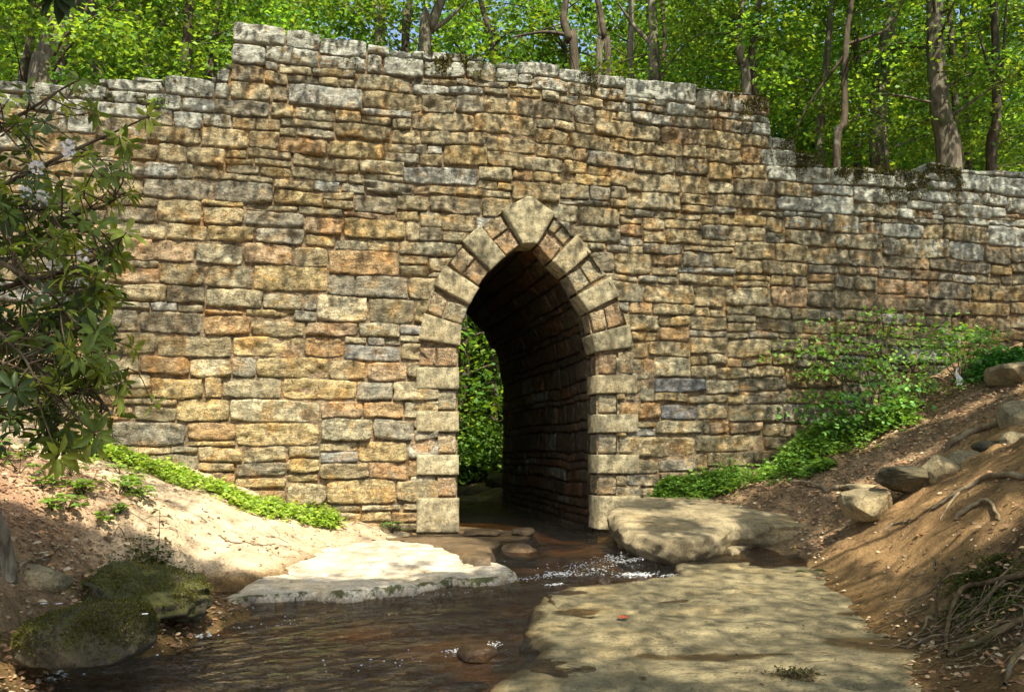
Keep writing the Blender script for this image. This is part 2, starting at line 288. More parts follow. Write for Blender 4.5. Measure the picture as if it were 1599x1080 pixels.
def rubble(mb, u0, u1, z0, z1, sd, depth=.12):
    r = random.Random(sd); g = r.uniform(.002, .010); j = lambda: r.uniform(-.014, .014)
    w, h = u1 - u0, z1 - z0; S = lin_edges(w); T = lin_edges(h); ss, tt = np.meshgrid(S, T, indexing='ij')
    cs = [(u0 + g + j(), z0 + g + j() * .6), (u1 - g + j(), z0 + g + j() * .6), (u1 - g + j(), z1 - g + j()), (u0 + g + j(), z1 - g + j())]
    x = 2 * ss - 1; y = 2 * tt - 1; rc = r.uniform(.02, .10) ; x2 = x * (1 - rc * y * y * y * y * min(1, .35 * h / w + .3)); y2 = y * (1 - rc * 2 * x ** 4)
    s2 = (x2 + 1) / 2; t2 = (y2 + 1) / 2
    U = (cs[0][0] * (1 - s2) + cs[1][0] * s2) * (1 - t2) + (cs[3][0] * (1 - s2) + cs[2][0] * s2) * t2
    Z = (cs[0][1] * (1 - s2) + cs[1][1] * s2) * (1 - t2) + (cs[3][1] * (1 - s2) + cs[2][1] * s2) * t2
    e = np.minimum(np.minimum(ss, 1 - ss) * w, np.minimum(tt, 1 - tt) * h)
    H = face_profile(U, Z, e, 0, sd, r.uniform(.020, .038), min(.015, h * .2), (r.uniform(-.07, .07), r.uniform(-.14, .16))) + r.uniform(-.018, .024)
    q = xyz(U, Z, sd * 3.7); ef = sstep(.07, 0, e); U = U + ef * .014 * noise(q, 11, 12); Z = Z + ef * .012 * noise(q, 9, 13); ra = r.gauss(0, .016); U, Z = U - ra * (Z - (z0 + z1) / 2), Z + ra * (U - (u0 + u1) / 2)
    U, Z = warp(U, Z)
    uc = (u0 + u1) / 2
    if z0 < ZA:                                       # tuck behind the arch ring
        if uc < UA: U = np.minimum(U, np.where(Z < ZA, ex_left(Z), 99))
        else: U = np.maximum(U, np.where(Z < ZA, ex_right(Z), -99))
        if U.max() - U.min() < .05: return
    H = H.copy(); H[0] = H[-1] = -depth; H[:, 0] = H[:, -1] = -depth
    if depth > .3: H[:, -1] = -depth
    P = wall3(U, Z, H)
    zt = float(ztop(uc)) - (z0 + z1) / 2; right = float(sstep(3.8, 4.4, uc)); left = float(sstep(-3.5, -4.3, uc))
    zfrac = float(np.clip((z0 - 2) / 5, 0, 1))
    # stone kinds: warmer low on the left, greyer towards the top and the right wing
    wts = np.array([1.3, 1.3 - .6 * zfrac, .55 - .1 * right, .7 + 1.2 * zfrac, .25 + .9 * zfrac + .8 * right, .8 - .3 * right, .7, 1, .6 + .5 * right, .5 + .8 * zfrac])
    c = PAL[r.choices(range(len(PAL)), np.maximum(wts, .05))[0]] * r.uniform(.84, 1.16) * (1 - .20 * right) * (1 - .12 * zfrac)  # shading put into the colour: right wing and upper wall darker
    if -3 < uc < -1 and z0 < 3.0 and r.random() < .09: c = np.array([.30, .285, .235])
    if uc > 2.0 and 1.3 < z0 < 2.9 and r.random() < .16: c = np.array([.20, .20, .19])
    lich = (1.0 - right * .1) * float(np.clip(1 - zt / (.75 + 1.0 * right + .6 * left), 0, 1)) ** .8 + (.15 + .3 * right) * (r.random() < .5) * zfrac
    lich = lich * r.uniform(.7, 1.2) + .30 * (zt < .6) * r.random() + .12 * right * (zt < 1.3)
    if r.random() < .03 + .14 * right * (zt < 1.6) + .05 * (zt < .6): lich += .35; c = np.array([.34, .33, .27])
    moss = float(np.clip(1 - zt / (.8 + .35 * right), 0, 1)) * r.uniform(.25, 1.1) * .95
    if uc < -4.2 and z0 > 4.5: moss += .2
    aux = np.zeros(P.shape); aux[..., 0] = np.clip(lich, 0, 1); aux[..., 1] = moss
    aux[..., 2] = .55 * sstep(.25, .0, Z - zbase(U)) * float(uc > 1.2) + .25 * right * sstep(2.5, .5, Z - zbase(U))
    mb.add(P.reshape(-1, 3), gridq(len(S), len(T)), None, c, aux.reshape(-1, 3))

BX, BY = W0[0], W0[1]
bridge = empty('stone_bridge', (BX, BY, 0), 'old rough rubble stone bridge wall with a pointed arch over the stream', 'bridge')
def build_face():
    mb = MB(); r = random.Random(5); du = .05; n = int(21 / du); us = -9.2 + du * np.arange(n); top = ztop(us + du / 2) + np.array([.0] * n)
    H = zbase(us) - .75; H = np.round(H / .12) * .12; inside = (us > ex_left(-.2)) & (us < ex_right(-.2)); H[inside] = -.3; done = H > top; sd = 100
    jt = np.full(n + 1, -9.0)                              # height at which the last vertical joint ended, per column edge
    while True:
        rem = top - H; done = rem < .055
        if done.all(): break
        i = int(np.argmin(np.where(done, 99, H))); a = i
        while a > 0 and not done[a - 1] and abs(H[a - 1] - H[i]) < .036: a -= 1
        b = i + 1
        while b < n and not done[b] and abs(H[b] - H[i]) < .036: b += 1
        L = (b - a) * du; z0 = float(H[a:b].max()) if b - a < 12 else None
        hgt = r.choices([r.uniform(.075, .11), r.uniform(.13, .19), r.uniform(.20, .27), r.uniform(.28, .36)], [.10, .20, .48, .22])[0]
        hb = float(H[i]); nb = [H[k] - hb for k in (a - 1, b) if 0 <= k < n and .10 < H[k] - hb < .39]
        if nb and r.random() < .80: hgt = r.choice(nb)
        w = r.uniform(1.5, 3.6) * max(hgt, .15); w = min(max(w, .22), 1.15)
        if hgt < .12: w = r.uniform(.25, .95)
        if L - w < .2 or L < .28: w = L
        if w > 1.35: w = L / 2
        k = max(2, int(round(w / du))); k = min(k, b - a)
        left = (r.random() < .5 or k == b - a)
        if k < b - a:                                       # break joint with the stone below
            for dk in (0, 2, -2, 3, -3, 4):
                kk = min(b - a, max(2, k + dk)); ed = a + kk if left else b - kk
                if all(abs(jt[e_] - hb) > .04 for e_ in (ed - 1, ed, ed + 1) if 0 <= e_ <= n): k = kk; break
        s = a if left else b - k; z0 = float(H[s:s + k].max())
        rr = rem[s:s + k]; m = float(top[s:s + k].min() - z0)
        if m < hgt + .07:
            good = rr > .055; q = int(np.argmin(good)) if not good.all() else k
            if q < k: k = max(1, q) if q > 0 else 1
            tt = top[s:s + k]
            if tt.max() - tt.min() > .25: k = max(1, int(np.argmax(np.abs(np.diff(tt)) > .05)) + 1)
            z0 = float(H[s:s + k].max()); m = float(top[s:s + k].min() - z0)
            if m < hgt + .07: hgt = max(m, .03)
        u0, u1, z1 = us[s], us[s] + k * du, z0 + hgt; sd += 1; jt[s] = jt[s + k] = z1
        t0 = top[s] - z1 < .02; cut = r.uniform(-.03, .035) if t0 and hgt > .1 else 0
        hid = z1 < float(zbase((u0 + u1) / 2)) - .5 and not (ex_left(-.2) < (u0 + u1) / 2 < ex_right(-.2))
        inn = z1 < ZA and u0 > ex_left(max(z1, 0)) + .02 and u1 < ex_right(max(z1, 0)) - .02
        if not inn and not hid and z1 - z0 > .035 and not (z1 < 1.7 and u0 > ex_left(0) - .0 and u1 < ex_right(0) + .0):
            rubble(mb, u0, u1, z0, z1 + cut, sd, .12 if top[s] - z1 > .25 else .5)
        H[s:s + k] = z1
    return mb.build('rubble_face', M['stone'], bridge, origin=W0)
build_face()

# dressed stones of the arch, traced one by one
def block(name, px, big, sd, lift=None, label=None, aux=(0, 0, 0), depth=.42, proud=None):
    r = random.Random(sd); proud = (.045 if big else -.002 + r.uniform(-.008, .012)) if proud is None else proud
    c4 = np.array([on_wall(*p) for p in px]); ctr = c4.mean(0); c4 = ctr + (c4 - ctr) * (1 - .012 / max(.2, np.linalg.norm(c4[0] - c4[2]) / 2))
    w = np.linalg.norm(c4[1] - c4[0]); h = np.linalg.norm(c4[3] - c4[0]); S = lin_edges(w, .022); T = lin_edges(h, .022); s, t = np.meshgrid(S, T, indexing='ij')
    uv = (c4[0] * (1 - s)[..., None] + c4[1] * s[..., None]) * (1 - t)[..., None] + (c4[3] * (1 - s)[..., None] + c4[2] * s[..., None]) * t[..., None]
    if lift is not None: uv = uv + (np.array(on_wall(*lift)) - (c4[2] + c4[3]) / 2)[None, None] * ((1 - np.abs(2 * s - 1)) * t)[..., None]
    e = np.minimum(np.minimum(s, 1 - s) * w, np.minimum(t, 1 - t) * h); U, Z = uv[..., 0], uv[..., 1]
    if big: k = sstep(.0, .008, e); H = proud - .007 * (1 - k) + sstep(.018, .03, e) * (.006 + .006 * fbm(xyz(U, Z, sd), 14, 3, 8)) + .004 * noise(xyz(U, Z), 5, 2)
    else: H = proud + face_profile(U, Z, e, 0, sd, .011, .018)
    U = U + .004 * noise(xyz(U, Z), 9, 1); Z = Z + .004 * noise(xyz(U, Z), 9, 2)
    H[0] = H[-1] = -depth; H[:, 0] = H[:, -1] = -depth
    mb = MB(); pal = [(.275, .24, .145), (.29, .245, .145), (.25, .22, .135)] if big else [(.36, .285, .17), (.35, .25, .145), (.33, .29, .19), (.31, .27, .17)]
    c = np.array(r.choice(pal)) * r.uniform(.88, 1.1)
    if ctr[1] < 1.6 and ctr[0] < 0: c = c * 1.12  # low left blocks brightened for light bounced off the sand
    mb.add(wall3(U, Z, H).reshape(-1, 3), gridq(len(S), len(T)), None, c, aux)
    o3 = wall3(ctr[0], ctr[1]); o = mb.build(name, M['ashlar'] if big else M['stone'], bridge, origin=o3)
    if label: o['label'] = label
    return o
def Q(x0, y0, x1, y1): return [(x0, y1), (x1, y1), (x1, y0), (x0, y0)]
block('keystone', [(814, 383), (838, 383), (868, 335), (779, 328)], True, 1, lift=(826, 306), label='large five-sided keystone at the point of the arch', aux=(.12, 0, 0), depth=.45, proud=.07)
BIG = [[(719, 377), (766, 424), (790, 401), (749, 351)], [(675, 445), (734, 477), (749, 450), (694, 413)], [(651, 530), (719, 541), (722, 508), (661, 488)],
       [(860, 409), (883, 430), (924, 395), (900, 365)], [(899, 461), (918, 488), (967, 463), (953, 431)], [(920, 522), (928, 551), (989, 543), (983, 505)]]
for i, q in enumerate(BIG): block('voussoir', q, True, 10 + i, aux=(.16, .1, 0))
SMALL = [[(749, 351), (768, 375), (794, 357), (779, 329)], [(769, 376), (790, 399), (813, 383), (795, 357)], [(696, 408), (721, 428), (742, 403), (716, 380)], [(722, 428), (748, 447), (764, 423), (743, 404)],
         [(662, 485), (691, 497), (699, 468), (673, 449)], [(692, 497), (722, 507), (733, 477), (700, 469)],
         [(855, 359), (865, 366), (883, 348), (868, 336)], [(865, 367), (880, 383), (896, 365), (883, 348)], [(840, 383), (860, 408), (877, 386), (854, 364)],
         [(906, 417), (922, 443), (949, 429), (924, 398)], [(885, 430), (900, 458), (922, 443), (906, 418)], [(943, 481), (949, 514), (982, 503), (967, 467)], [(919, 488), (927, 518), (949, 514), (943, 481)],
         Q(654, 542, 681, 572), Q(682, 542, 714, 573), Q(935, 552, 964, 584), Q(965, 548, 990, 584)]
for i, q in enumerate(SMALL): block('arch_infill_stone', q, False, 40 + i)
for i, (a, b) in enumerate([(573, 608), (641, 675), (709, 742), (776, 832)]): block('quoin', Q(649, a, 717.5, b), True, 70 + i, aux=(0, 0, 0))
for i, (a, b) in enumerate([(585, 615), (646, 676), (709, 740), (773, 828)]): block('quoin', Q(929 + i, a, 994.5 + i * 1.7, b), True, 80 + i, aux=(.05, .25, .1))
for i, (a, b) in enumerate([(609, 640), (676, 708), (743, 775)]):
    block('jamb_stone', Q(640, a, 681, b), False, 90 + i); block('jamb_stone', Q(682, a, 713, b), False, 93 + i)
for i, (a, b) in enumerate([(616, 645), (677, 708), (741, 772)]):
    block('jamb_stone', Q(934, a, 966, b), False, 96 + i, aux=(0, .2, .1)); block('jamb_stone', Q(967, a, 1002, b), False, 99 + i, aux=(0, .1, 0))

# the vault behind the ring
TUN = 6.6
INT = np.array([on_wall(*p) for p in [(714, 845), (714, 573), (716, 540), (720, 507), (732, 476), (747, 446), (764, 422), (788, 399), (811, 380), (826, 374), (840, 381), (862, 406), (885, 428), (901, 460), (920, 488), (923, 520), (931, 551), (932, 584), (934, 845)]])
arc = np.concatenate([[0], np.cumsum(np.linalg.norm(np.diff(INT, axis=0), axis=1))])
def intr(a): return np.interp(a, arc, INT[:, 0]), np.interp(a, arc, INT[:, 1])
IC = np.array([INT[:, 0].mean(), 1.8])
def vault_pt(a, b, h):
    u, z = intr(a); u2, z2 = intr(a + .02); u1, z1 = intr(a - .02); t = unit(np.stack([u2 - u1, z2 - z1], -1)); nx, nz = t[..., 1], -t[..., 0]     # inward normal
    return wall3(u + nx * h, z + nz * h, -b)
def build_vault():
    mb = MB(); r = random.Random(9); a = 0.0; sd = 900
    while a < arc[-1] - .05:
        da = r.choice([r.uniform(.1, .16), r.uniform(.2, .36)]); da = min(da, arc[-1] - a); b = r.uniform(-.3, 0) + .40
        while b < TUN:
            db = r.uniform(.25, 1.0); b0, b1 = max(b, .40), min(b + db, TUN + r.uniform(-.04, .05)); b += db
            if b1 - b0 < .08: continue
            sd += 1; S = lin_edges(da, .06); T = lin_edges(b1 - b0, .07); s, t = np.meshgrid(S, T, indexing='ij')
            A = a + .006 + s * (da - .012); B = b0 + .006 + t * (b1 - b0 - .012); e = np.minimum(np.minimum(s, 1 - s) * da, np.minimum(t, 1 - t) * (b1 - b0))
            H = face_profile(A, B, e, 0, sd, .022, .02) + r.uniform(-.015, .02); H[0] = H[-1] = -.1; H[:, 0] = H[:, -1] = -.1
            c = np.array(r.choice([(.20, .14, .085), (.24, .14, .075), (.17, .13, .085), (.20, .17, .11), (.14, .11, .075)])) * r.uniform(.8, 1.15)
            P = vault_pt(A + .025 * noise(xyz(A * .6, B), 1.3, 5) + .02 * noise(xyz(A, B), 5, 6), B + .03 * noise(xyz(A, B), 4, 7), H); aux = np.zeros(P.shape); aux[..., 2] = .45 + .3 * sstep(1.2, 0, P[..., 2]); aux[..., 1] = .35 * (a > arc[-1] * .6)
            if a > arc[-1] - 2.9 and r.random() < .13: c = np.array([.34, .35, .26])
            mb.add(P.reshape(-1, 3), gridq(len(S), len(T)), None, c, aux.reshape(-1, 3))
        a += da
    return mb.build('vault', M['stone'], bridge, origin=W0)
build_vault()
def build_core():
    mb = MB(); c = (.26, .19, .11)
    def sheet(off, to):
        us = np.concatenate([np.arange(-9.2, EXL[0, 0], .2), np.linspace(EXL[0, 0], EXR[0, 0], 40), np.arange(EXR[0, 0] + .05, 11.8, .2)])
        for a, b in zip(us[:-1], us[1:]):
            m = (a + b) / 2; zt = float(min(ztop(a + .02), ztop(b - .02))) - to
            if INT[1, 0] < m < INT[-2, 0]:
                def low(x): i = np.argmax(INT[:, 1]); return float(np.interp(x, INT[1:i + 1, 0], INT[1:i + 1, 1])) if x < INT[i, 0] else float(np.interp(x, INT[i:-1, 0], INT[i:-1, 1]))
                za, zb = low(a) + .02, low(b) + .02
            else: za = zb = -.9
            mb.add(wall3([a, b, b, a], [za, zb, zt, zt], off), [[0, 1, 2, 3]], None, c)
    sheet(-.038, .16); sheet(-.5, .16); sheet(-TUN, .16); sheet(-TUN + .5, .16)
    for a, b in zip(np.arange(-9.2, 11.8, .3)[:-1], np.arange(-9.2, 11.8, .3)[1:]):                       # parapet tops and the road deck
        for h0, h1, dz in ((-.038, -.5, .16), (-.5, -TUN + .5, 1.0), (-TUN + .5, -TUN, .16)):
            za = float(min(ztop(a), ztop(b))) - dz - .003
            mb.add(wall3([a, b, b, a], [za, za, za, za], np.array([h0, h0, h1, h1])), [[0, 1, 2, 3]], None, c)
    P = INT; n = len(P)                                                                                      # shell behind the vault stones
    al = np.linspace(0, arc[-1], 80); bb = np.array([.0, TUN]); A, B = np.meshgrid(al, bb, indexing='ij'); B0 = np.where(B == 0, .05, B)
    mb.add(vault_pt(A, B0, np.full(A.shape, -.07)).reshape(-1, 3), gridq(80, 2), None, c, (0, 0, .5))
    return mb.build('masonry_core', M['stone'], bridge, smooth=False, origin=W0)
build_core()

# ---------------------------------------------------------------- ground in front of the bridge (surveyed points, thin-plate surface)
def pz(px, py, z): p = at_z(px, py, z); return (p[0], p[1], z)
def py_(px, py, Y): p = at(px, py, Y); return (p[0], p[1], p[2])
CP = []
for (u, z) in BASEW: CP.append(tuple(wall3(u, z)))
for (u, z) in BASEW: CP.append(tuple(wall3(u, z + .1, -1.2)))
CP += [py_(600, 838, 12.0), py_(480, 845, 11.2), py_(380, 800, 10.6), py_(250, 765, 10.2), py_(120, 715, 9.9), py_(0, 695, 9.6), py_(200, 800, 8.6), py_(0, 800, 7.2), py_(130, 850, 7.2), py_(300, 870, 7.9), py_(420, 880, 9.2),
       py_(0, 905, 6.0), py_(-60, 1010, 5.3), py_(285, 915, 7.6), py_(200, 910, 6.8), (-8, 6, 1.7), (-8, 0, 1.2), (-3.6, 2.5, .35), (-12, 9, 3.2), (-12, 2, 2.2), (-5.2, 4.5, .75)]
CP += [py_(1290, 832, 10.9), py_(1230, 812, 11.5), pz(330, 962, -.42), pz(450, 960, -.42), pz(280, 1000, -.45), pz(400, 1020, -.48), pz(600, 1000, -.5), pz(500, 935, -.38), pz(60, 1075, -.42), pz(170, 1020, -.45), pz(250, 985, -.42), (-2.6, 4.0, -.45), (-1, 5, -.62), (.3, 5, -.62), (-2.2, 6, -.5), (-.5, 7, -.46), (.2, 8, -.42), (-1.2, 8.1, -.38), (.5, 9.3, -.32), (1.3, 9.6, -.28), (.4, 10.6, -.25), (.5, 12, -.2), (.4, 13.5, -.16), (0, 15, -.14), (-.6, 18, -.22), (-1, 21, -.22), (1.5, 13.6, -.25), (1.3, 14.5, -.25), (.9, 16.5, -.25), (-.9, 14, -.25), (2.2, 15, -.25), (.4, 19, -.25), (-.1, 2, -.7), (1.5, 0, -.7),
       (1.2, 5, -.5), (2.0, 6, -.45), (2.2, 7.5, -.38), (2.4, 8.8, -.28), (1.5, 3, -.6)]
CP += [py_(1330, 885, 9.2), py_(1300, 850, 10.4), py_(1390, 935, 7.7), py_(1450, 985, 6.6), py_(1470, 1080, 5.4), py_(1530, 1000, 6.0), py_(1599, 990, 5.6), py_(1599, 900, 6.3), py_(1520, 900, 6.8), py_(1430, 880, 8.0), py_(1599, 800, 7.0), py_(1480, 815, 8.0), py_(1380, 840, 9.2), py_(1380, 800, 9.9),
       py_(1470, 745, 9.7), py_(1599, 700, 8.6), py_(1599, 640, 10.2), py_(1480, 700, 11.0), py_(1300, 770, 11.5), py_(1200, 780, 12.2), py_(1599, 575, 12.6), (5.2, 3.5, .4), (9, 6, 2.4), (12, 10, 3.6), (14, 3, 3.0), (3.6, 1, -.2)]
CP = np.array(CP); cp = CP[:, :2]
def _U(r2): return np.where(r2 > 1e-12, r2 * np.log(r2 + 1e-12), 0)
_n = len(CP); _K = _U(((cp[:, None] - cp[None]) ** 2).sum(-1)) + np.eye(_n) * .35; _P = np.concatenate([np.ones((_n, 1)), cp], 1)
_W = np.linalg.solve(np.block([[_K, _P], [_P.T, np.zeros((3, 3))]]), np.concatenate([CP[:, 2], np.zeros(3)]))
def tz0(X, Y):
    X = np.asarray(X, float); Y = np.asarray(Y, float); sh = X.shape; X = X.ravel(); Y = Y.ravel(); out = np.zeros(len(X))
    for a in range(0, len(X), 20000):
        d = (X[a:a + 20000, None] - cp[None, :, 0]) ** 2 + (Y[a:a + 20000, None] - cp[None, :, 1]) ** 2
        out[a:a + 20000] = _U(d) @ _W[:_n] + _W[_n] + _W[_n + 1] * X[a:a + 20000] + _W[_n + 2] * Y[a:a + 20000]
    return out.reshape(sh)
def tz(X, Y):
    p = xyz(X, Y); z = tz0(X, Y); dry = sstep(-.25, .1, z)
    return z + dry * (.05 * fbm(p, 1.1, 3, 21) + .032 * fbm(p, 4.0, 4, 22) + .010 * noise(p, 15, 23)) + .03 * noise(p, 2.3, 9)
def tn(X, Y, e=.12):
    gx = (tz0(X + e, Y) - tz0(X - e, Y)) / (2 * e); gy = (tz0(X, Y + e) - tz0(X, Y - e)) / (2 * e)
    return unit(np.stack([-gx, -gy, np.ones_like(gx)], -1))
def wcoord(X, Y): d = np.stack([np.asarray(X) - W0[0], np.asarray(Y) - W0[1]], -1); return d @ WE[:2], -(d @ WN[:2])       # along, behind

def build_ground():
    mb = MB(); xs = np.concatenate([np.arange(-16, -7, .3), np.arange(-7, 8, .055), np.arange(8, 18, .3)]); ys = np.concatenate([np.arange(-6, 4, .25), np.arange(4, 15, .055), np.arange(15, 22.6, .3)])
    X, Y = np.meshgrid(xs, ys, indexing='ij'); Z = tz(X, Y); u, w = wcoord(X, Y)
    p = xyz(X, Y); q = gridq(len(xs), len(ys))
    beh = sstep(.3, .6, w); ch = (u > INT[0, 0] - .5) & (u < INT[-1, 0] + .5)
    Z = np.where((w > .35) & ~ch, np.minimum(Z, zbase(u) - .1), Z)
    sand = np.array([.56, .43, .27]); litter = np.array([.215, .145, .08]); dirt = np.array([.275, .17, .075]); bed = np.array([.27, .19, .085]); dark = np.array([.13, .085, .045])
    n1 = fbm(p, .9, 3, 31)[..., None]; n2 = fbm(p, 3, 3, 32)[..., None]
    C = np.where((X < 0)[..., None], sand, dirt)
    shade = sstep(8.2, 7.3, Y + .35 * (X + 4) * 0 + .3 * n1[..., 0])[..., None] * (X < -1)[..., None]           # sand colour blends to the darker litter brown near the viewer
    C = C * (1 - shade) + litter * shade
    lft = (sstep(-3.4, -4.6, X) * sstep(9.6, 8.4, Y))[..., None]; C = C * (1 - lft * .8) + np.array([.42, .24, .14]) * lft * .8
    rb = (sstep(9.6, 10.8, Y - .35 * (X - 4)) * (X > 1.5))[..., None]; C = C * (1 - rb) + litter * rb
    rc = (sstep(7.4, 6.6, Y) * (X > 2))[..., None]; C = C * (1 - rc) + dark * rc
    wet = sstep(.02, -.14, Z)[..., None]; C = C * (1 - wet) + bed * wet
    C = C * (1 + .16 * n1 + .14 * n2)
    aux = np.zeros(p.shape); aux[..., 1] = .42 * ((X < -1.8) & (Y < 8.2)) * sstep(.55, .1, Z) + .30 * rc[..., 0] * sstep(.9, .2, Z); aux[..., 2] = .7 * sstep(.02, -.15, Z)
    mb.add(np.stack([X, Y, Z], -1).reshape(-1, 3), q, None, np.clip(C, 0, 1).reshape(-1, 3), aux.reshape(-1, 3))
    return structure(mb.build('ground', M['soil']))
build_ground()

def hill_z(X, Y):
    u, w = wcoord(X, Y); p = xyz(X, Y)
    emb = 5.9 * sstep(2.2, 6.5, np.abs(u + .2 - .0 * w)) * 1.0
    up = np.maximum(0, w - 15) * .30; val = sstep(7, 9, w) * 0
    z = -.12 + emb * sstep(-1, 3, w - 3) + up + sstep(16, 9, w) * 0
    z = z + .35 * sstep(.8, 2.0, np.abs(u + .35)) * (w < 18)
    return z + .3 * fbm(p, .25, 3, 41) * sstep(1.5, 4, np.abs(u) + up) + .03 * noise(p, 2.5, 42)
def build_hill():
    mb = MB(); us = np.concatenate([np.arange(-60, -10, 2.0), np.arange(-10, 12, .35), np.arange(12, 66, 2.0)]); ws = np.concatenate([np.arange(.55, 22, .35), np.arange(22, 110, 2.5)])
    U, Wd = np.meshgrid(us, ws, indexing='ij'); X = W0[0] + U * WE[0] - Wd * WN[0]; Y = W0[1] + U * WE[1] - Wd * WN[1]; Z = hill_z(X, Y)
    ins = (Wd < TUN + .3); Z = np.where(ins & (U > -9) & (U < 11.5), np.minimum(Z, -.6), Z)                     # under the bridge
    p = xyz(X, Y); C = np.array([.17, .12, .06]) * (1 + .25 * fbm(p, .8, 3, 44)[..., None]); aux = np.zeros(p.shape); aux[..., 1] = .25
    mb.add(np.stack([X, Y, Z], -1).reshape(-1, 3), gridq(len(us), len(ws)), None, C.reshape(-1, 3), aux.reshape(-1, 3))
    return structure(mb.build('hillside', M['soil']))
build_hill()

# ---------------------------------------------------------------- the stream
def wz(Y): return np.interp(Y, [3, 5, 9.0, 9.7, 10.3, 11.0, 12, 23, 32], [-.44, -.36, -.20, -.17, -.09, -.045, -.03, .0, .02])
def build_water():
    mb = MB(); xs = np.arange(-6, 6.5, .07); ys = np.concatenate([np.arange(2.5, 13, .05), np.arange(13, 34, .2)]); X, Y = np.meshgrid(xs, ys, indexing='ij'); p = xyz(X, Y)
    c, s = math.cos(R(-24)), math.sin(R(-24)); q = np.stack([(X * c - Y * s) * .7, (X * s + Y * c) * 2.6, 0 * X], -1)
    near = sstep(13, 10, Y)
    Z = wz(Y) + near * (.028 * noise(q, 1.5, 51) + .015 * noise(q, 3.8, 52) + .005 * noise(q, 9, 50)) + sstep(.6, 0, np.abs(Y - 9.7)) * (.018 * fbm(p, 5, 3, 53)) + .014 * sstep(1.3, .2, np.hypot(X + 3.2, (Y - 5.8) * 1.2)) * fbm(p, 5, 3, 54)
    mb.add(np.stack([X, Y, Z], -1).reshape(-1, 3), gridq(len(xs), len(ys)), None, (1, 1, 1)); return structure(mb.build('stream_water', M['water']))
build_water()
def poly_sd(X, Y, P):
    d = np.full(X.shape, 1e9); ins = np.zeros(X.shape, bool); n = len(P)
    for i in range(n):
        a, b = P[i], P[(i + 1) % n]; e = b - a; vx, vy = X - a[0], Y - a[1]; t = np.clip((vx * e[0] + vy * e[1]) / (e @ e + 1e-9), 0, 1)
        d = np.minimum(d, np.hypot(vx - e[0] * t, vy - e[1] * t)); c = (a[1] > Y) != (b[1] > Y)
        with np.errstate(divide='ignore', invalid='ignore'): xi = a[0] + (Y - a[1]) / (b[1] - a[1] + 1e-12) * e[0]
        ins ^= c & (X < xi)
    return np.where(ins, d, -d)
def slab(name, px, zf, mat, step=.04, drop=.5, rad=.10, rough=.02, strata=.0, col=(1, 1, 1), aux=None, wob=.05, seed=0, cracks=(), cliff=.09, flute=1.0):
    """a sheet of rock: outline surveyed on its own top plane, rounded edge, real thickness"""
    P = []
    for a in px:
        d = ray(*a); hit = None
        for yy in np.arange(1.5, 14.0, .04):
            q = at(a[0], a[1], yy)
            if q[2] < zf(q[0], q[1]): hit = q; break
        if hit is None: hit = at(a[0], a[1], 13.1)
        P.append(hit[:2])
    P = np.array(P); mn, mx = P.min(0) - .4, P.max(0) + .4; xs = np.arange(mn[0], mx[0], step); ys = np.arange(mn[1], mx[1], step); X, Y = np.meshgrid(xs, ys, indexing='ij'); p = xyz(X, Y, seed)
    sd = poly_sd(X, Y, P) + wob * (fbm(p, 1.4, 2, 61 + seed) + .35 * flute * fbm(p, 9, 2, 60 + seed)); k = np.clip(sd / rad, 0, 1); prof = -rad * .8 * (1 - np.sqrt(1 - (1 - k) ** 2)); cl = np.clip(-sd / cliff, 0, 1); cl = cl + .075 * np.sin(cl * 19 + 2.5 * noise(p, 1.3, 66)) * np.minimum(1, 4 * cl * (1 - cl)) + .12 * flute * noise(p, 5, 67) * cl * (1 - cl) * 4; prof = np.where(sd < 0, -rad * .8 - drop * cl, prof)
    zt = np.vectorize(zf)(X, Y); n = rough * fbm(p * np.array([1, 1.7, 1]), 1.3, 4, 62 + seed) + rough * .25 * fbm(p, 9, 3, 63 + seed)
    if strata: h = (zt + n) / strata + .8 * noise(p, .8, 64 + seed); fr = h - np.floor(h); n = n + strata * .45 * (sstep(0, .35, fr) - fr)
    for cr in cracks:
        cw = np.array([at_z(a, b, zf(*at_z(a, b, -.2)[:2]))[:2] for a, b in cr]); dd = np.full(X.shape, 9.)
        for a, b in zip(cw[:-1], cw[1:]):
            e = b - a; t = np.clip(((X - a[0]) * e[0] + (Y - a[1]) * e[1]) / (e @ e), 0, 1); dd = np.minimum(dd, np.hypot(X - a[0] - e[0] * t, Y - a[1] - e[1] * t))
        n = n - .022 * sstep(.05, 0, dd + .03 * noise(p, 6, 65))
    Z = zt + prof + n; q = gridq(len(xs), len(ys)); keep = (sd.ravel()[q] > -cliff - .06).any(1)
    ax = np.zeros(p.shape) if aux is None else aux(X, Y, Z, sd)
    p3 = np.stack([X, Y, Z * 3.5], -1); lo = sstep(.03, -.02, sd); X = X + lo * .075 * fbm(p3, 3.2, 3, 161); Y = Y + lo * .075 * fbm(p3, 3.2, 3, 162)
    mb = MB(); mb.add(np.stack([X, Y, Z], -1).reshape(-1, 3), q[keep], None, col, ax.reshape(-1, 3)); return mb.build(name, mat), (X, Y, Z, sd)
def wetaux(dry=.05, k=.8, moss=0.0, mossz=None):
    def f(X, Y, Z, sd):
        a = np.zeros(X.shape + (3,)); a[..., 2] = k * sstep(dry + .02, dry - .05, Z - wz(Y) + .02 * noise(xyz(X, Y), 3, 71)); a[..., 1] = moss * sstep(.14, .02, sd) * (Z > wz(Y) + .0); return a
    return f
fz = lambda x, y: -.165 - (9.3 - y) * .033 + .012 * (x - 1.5)
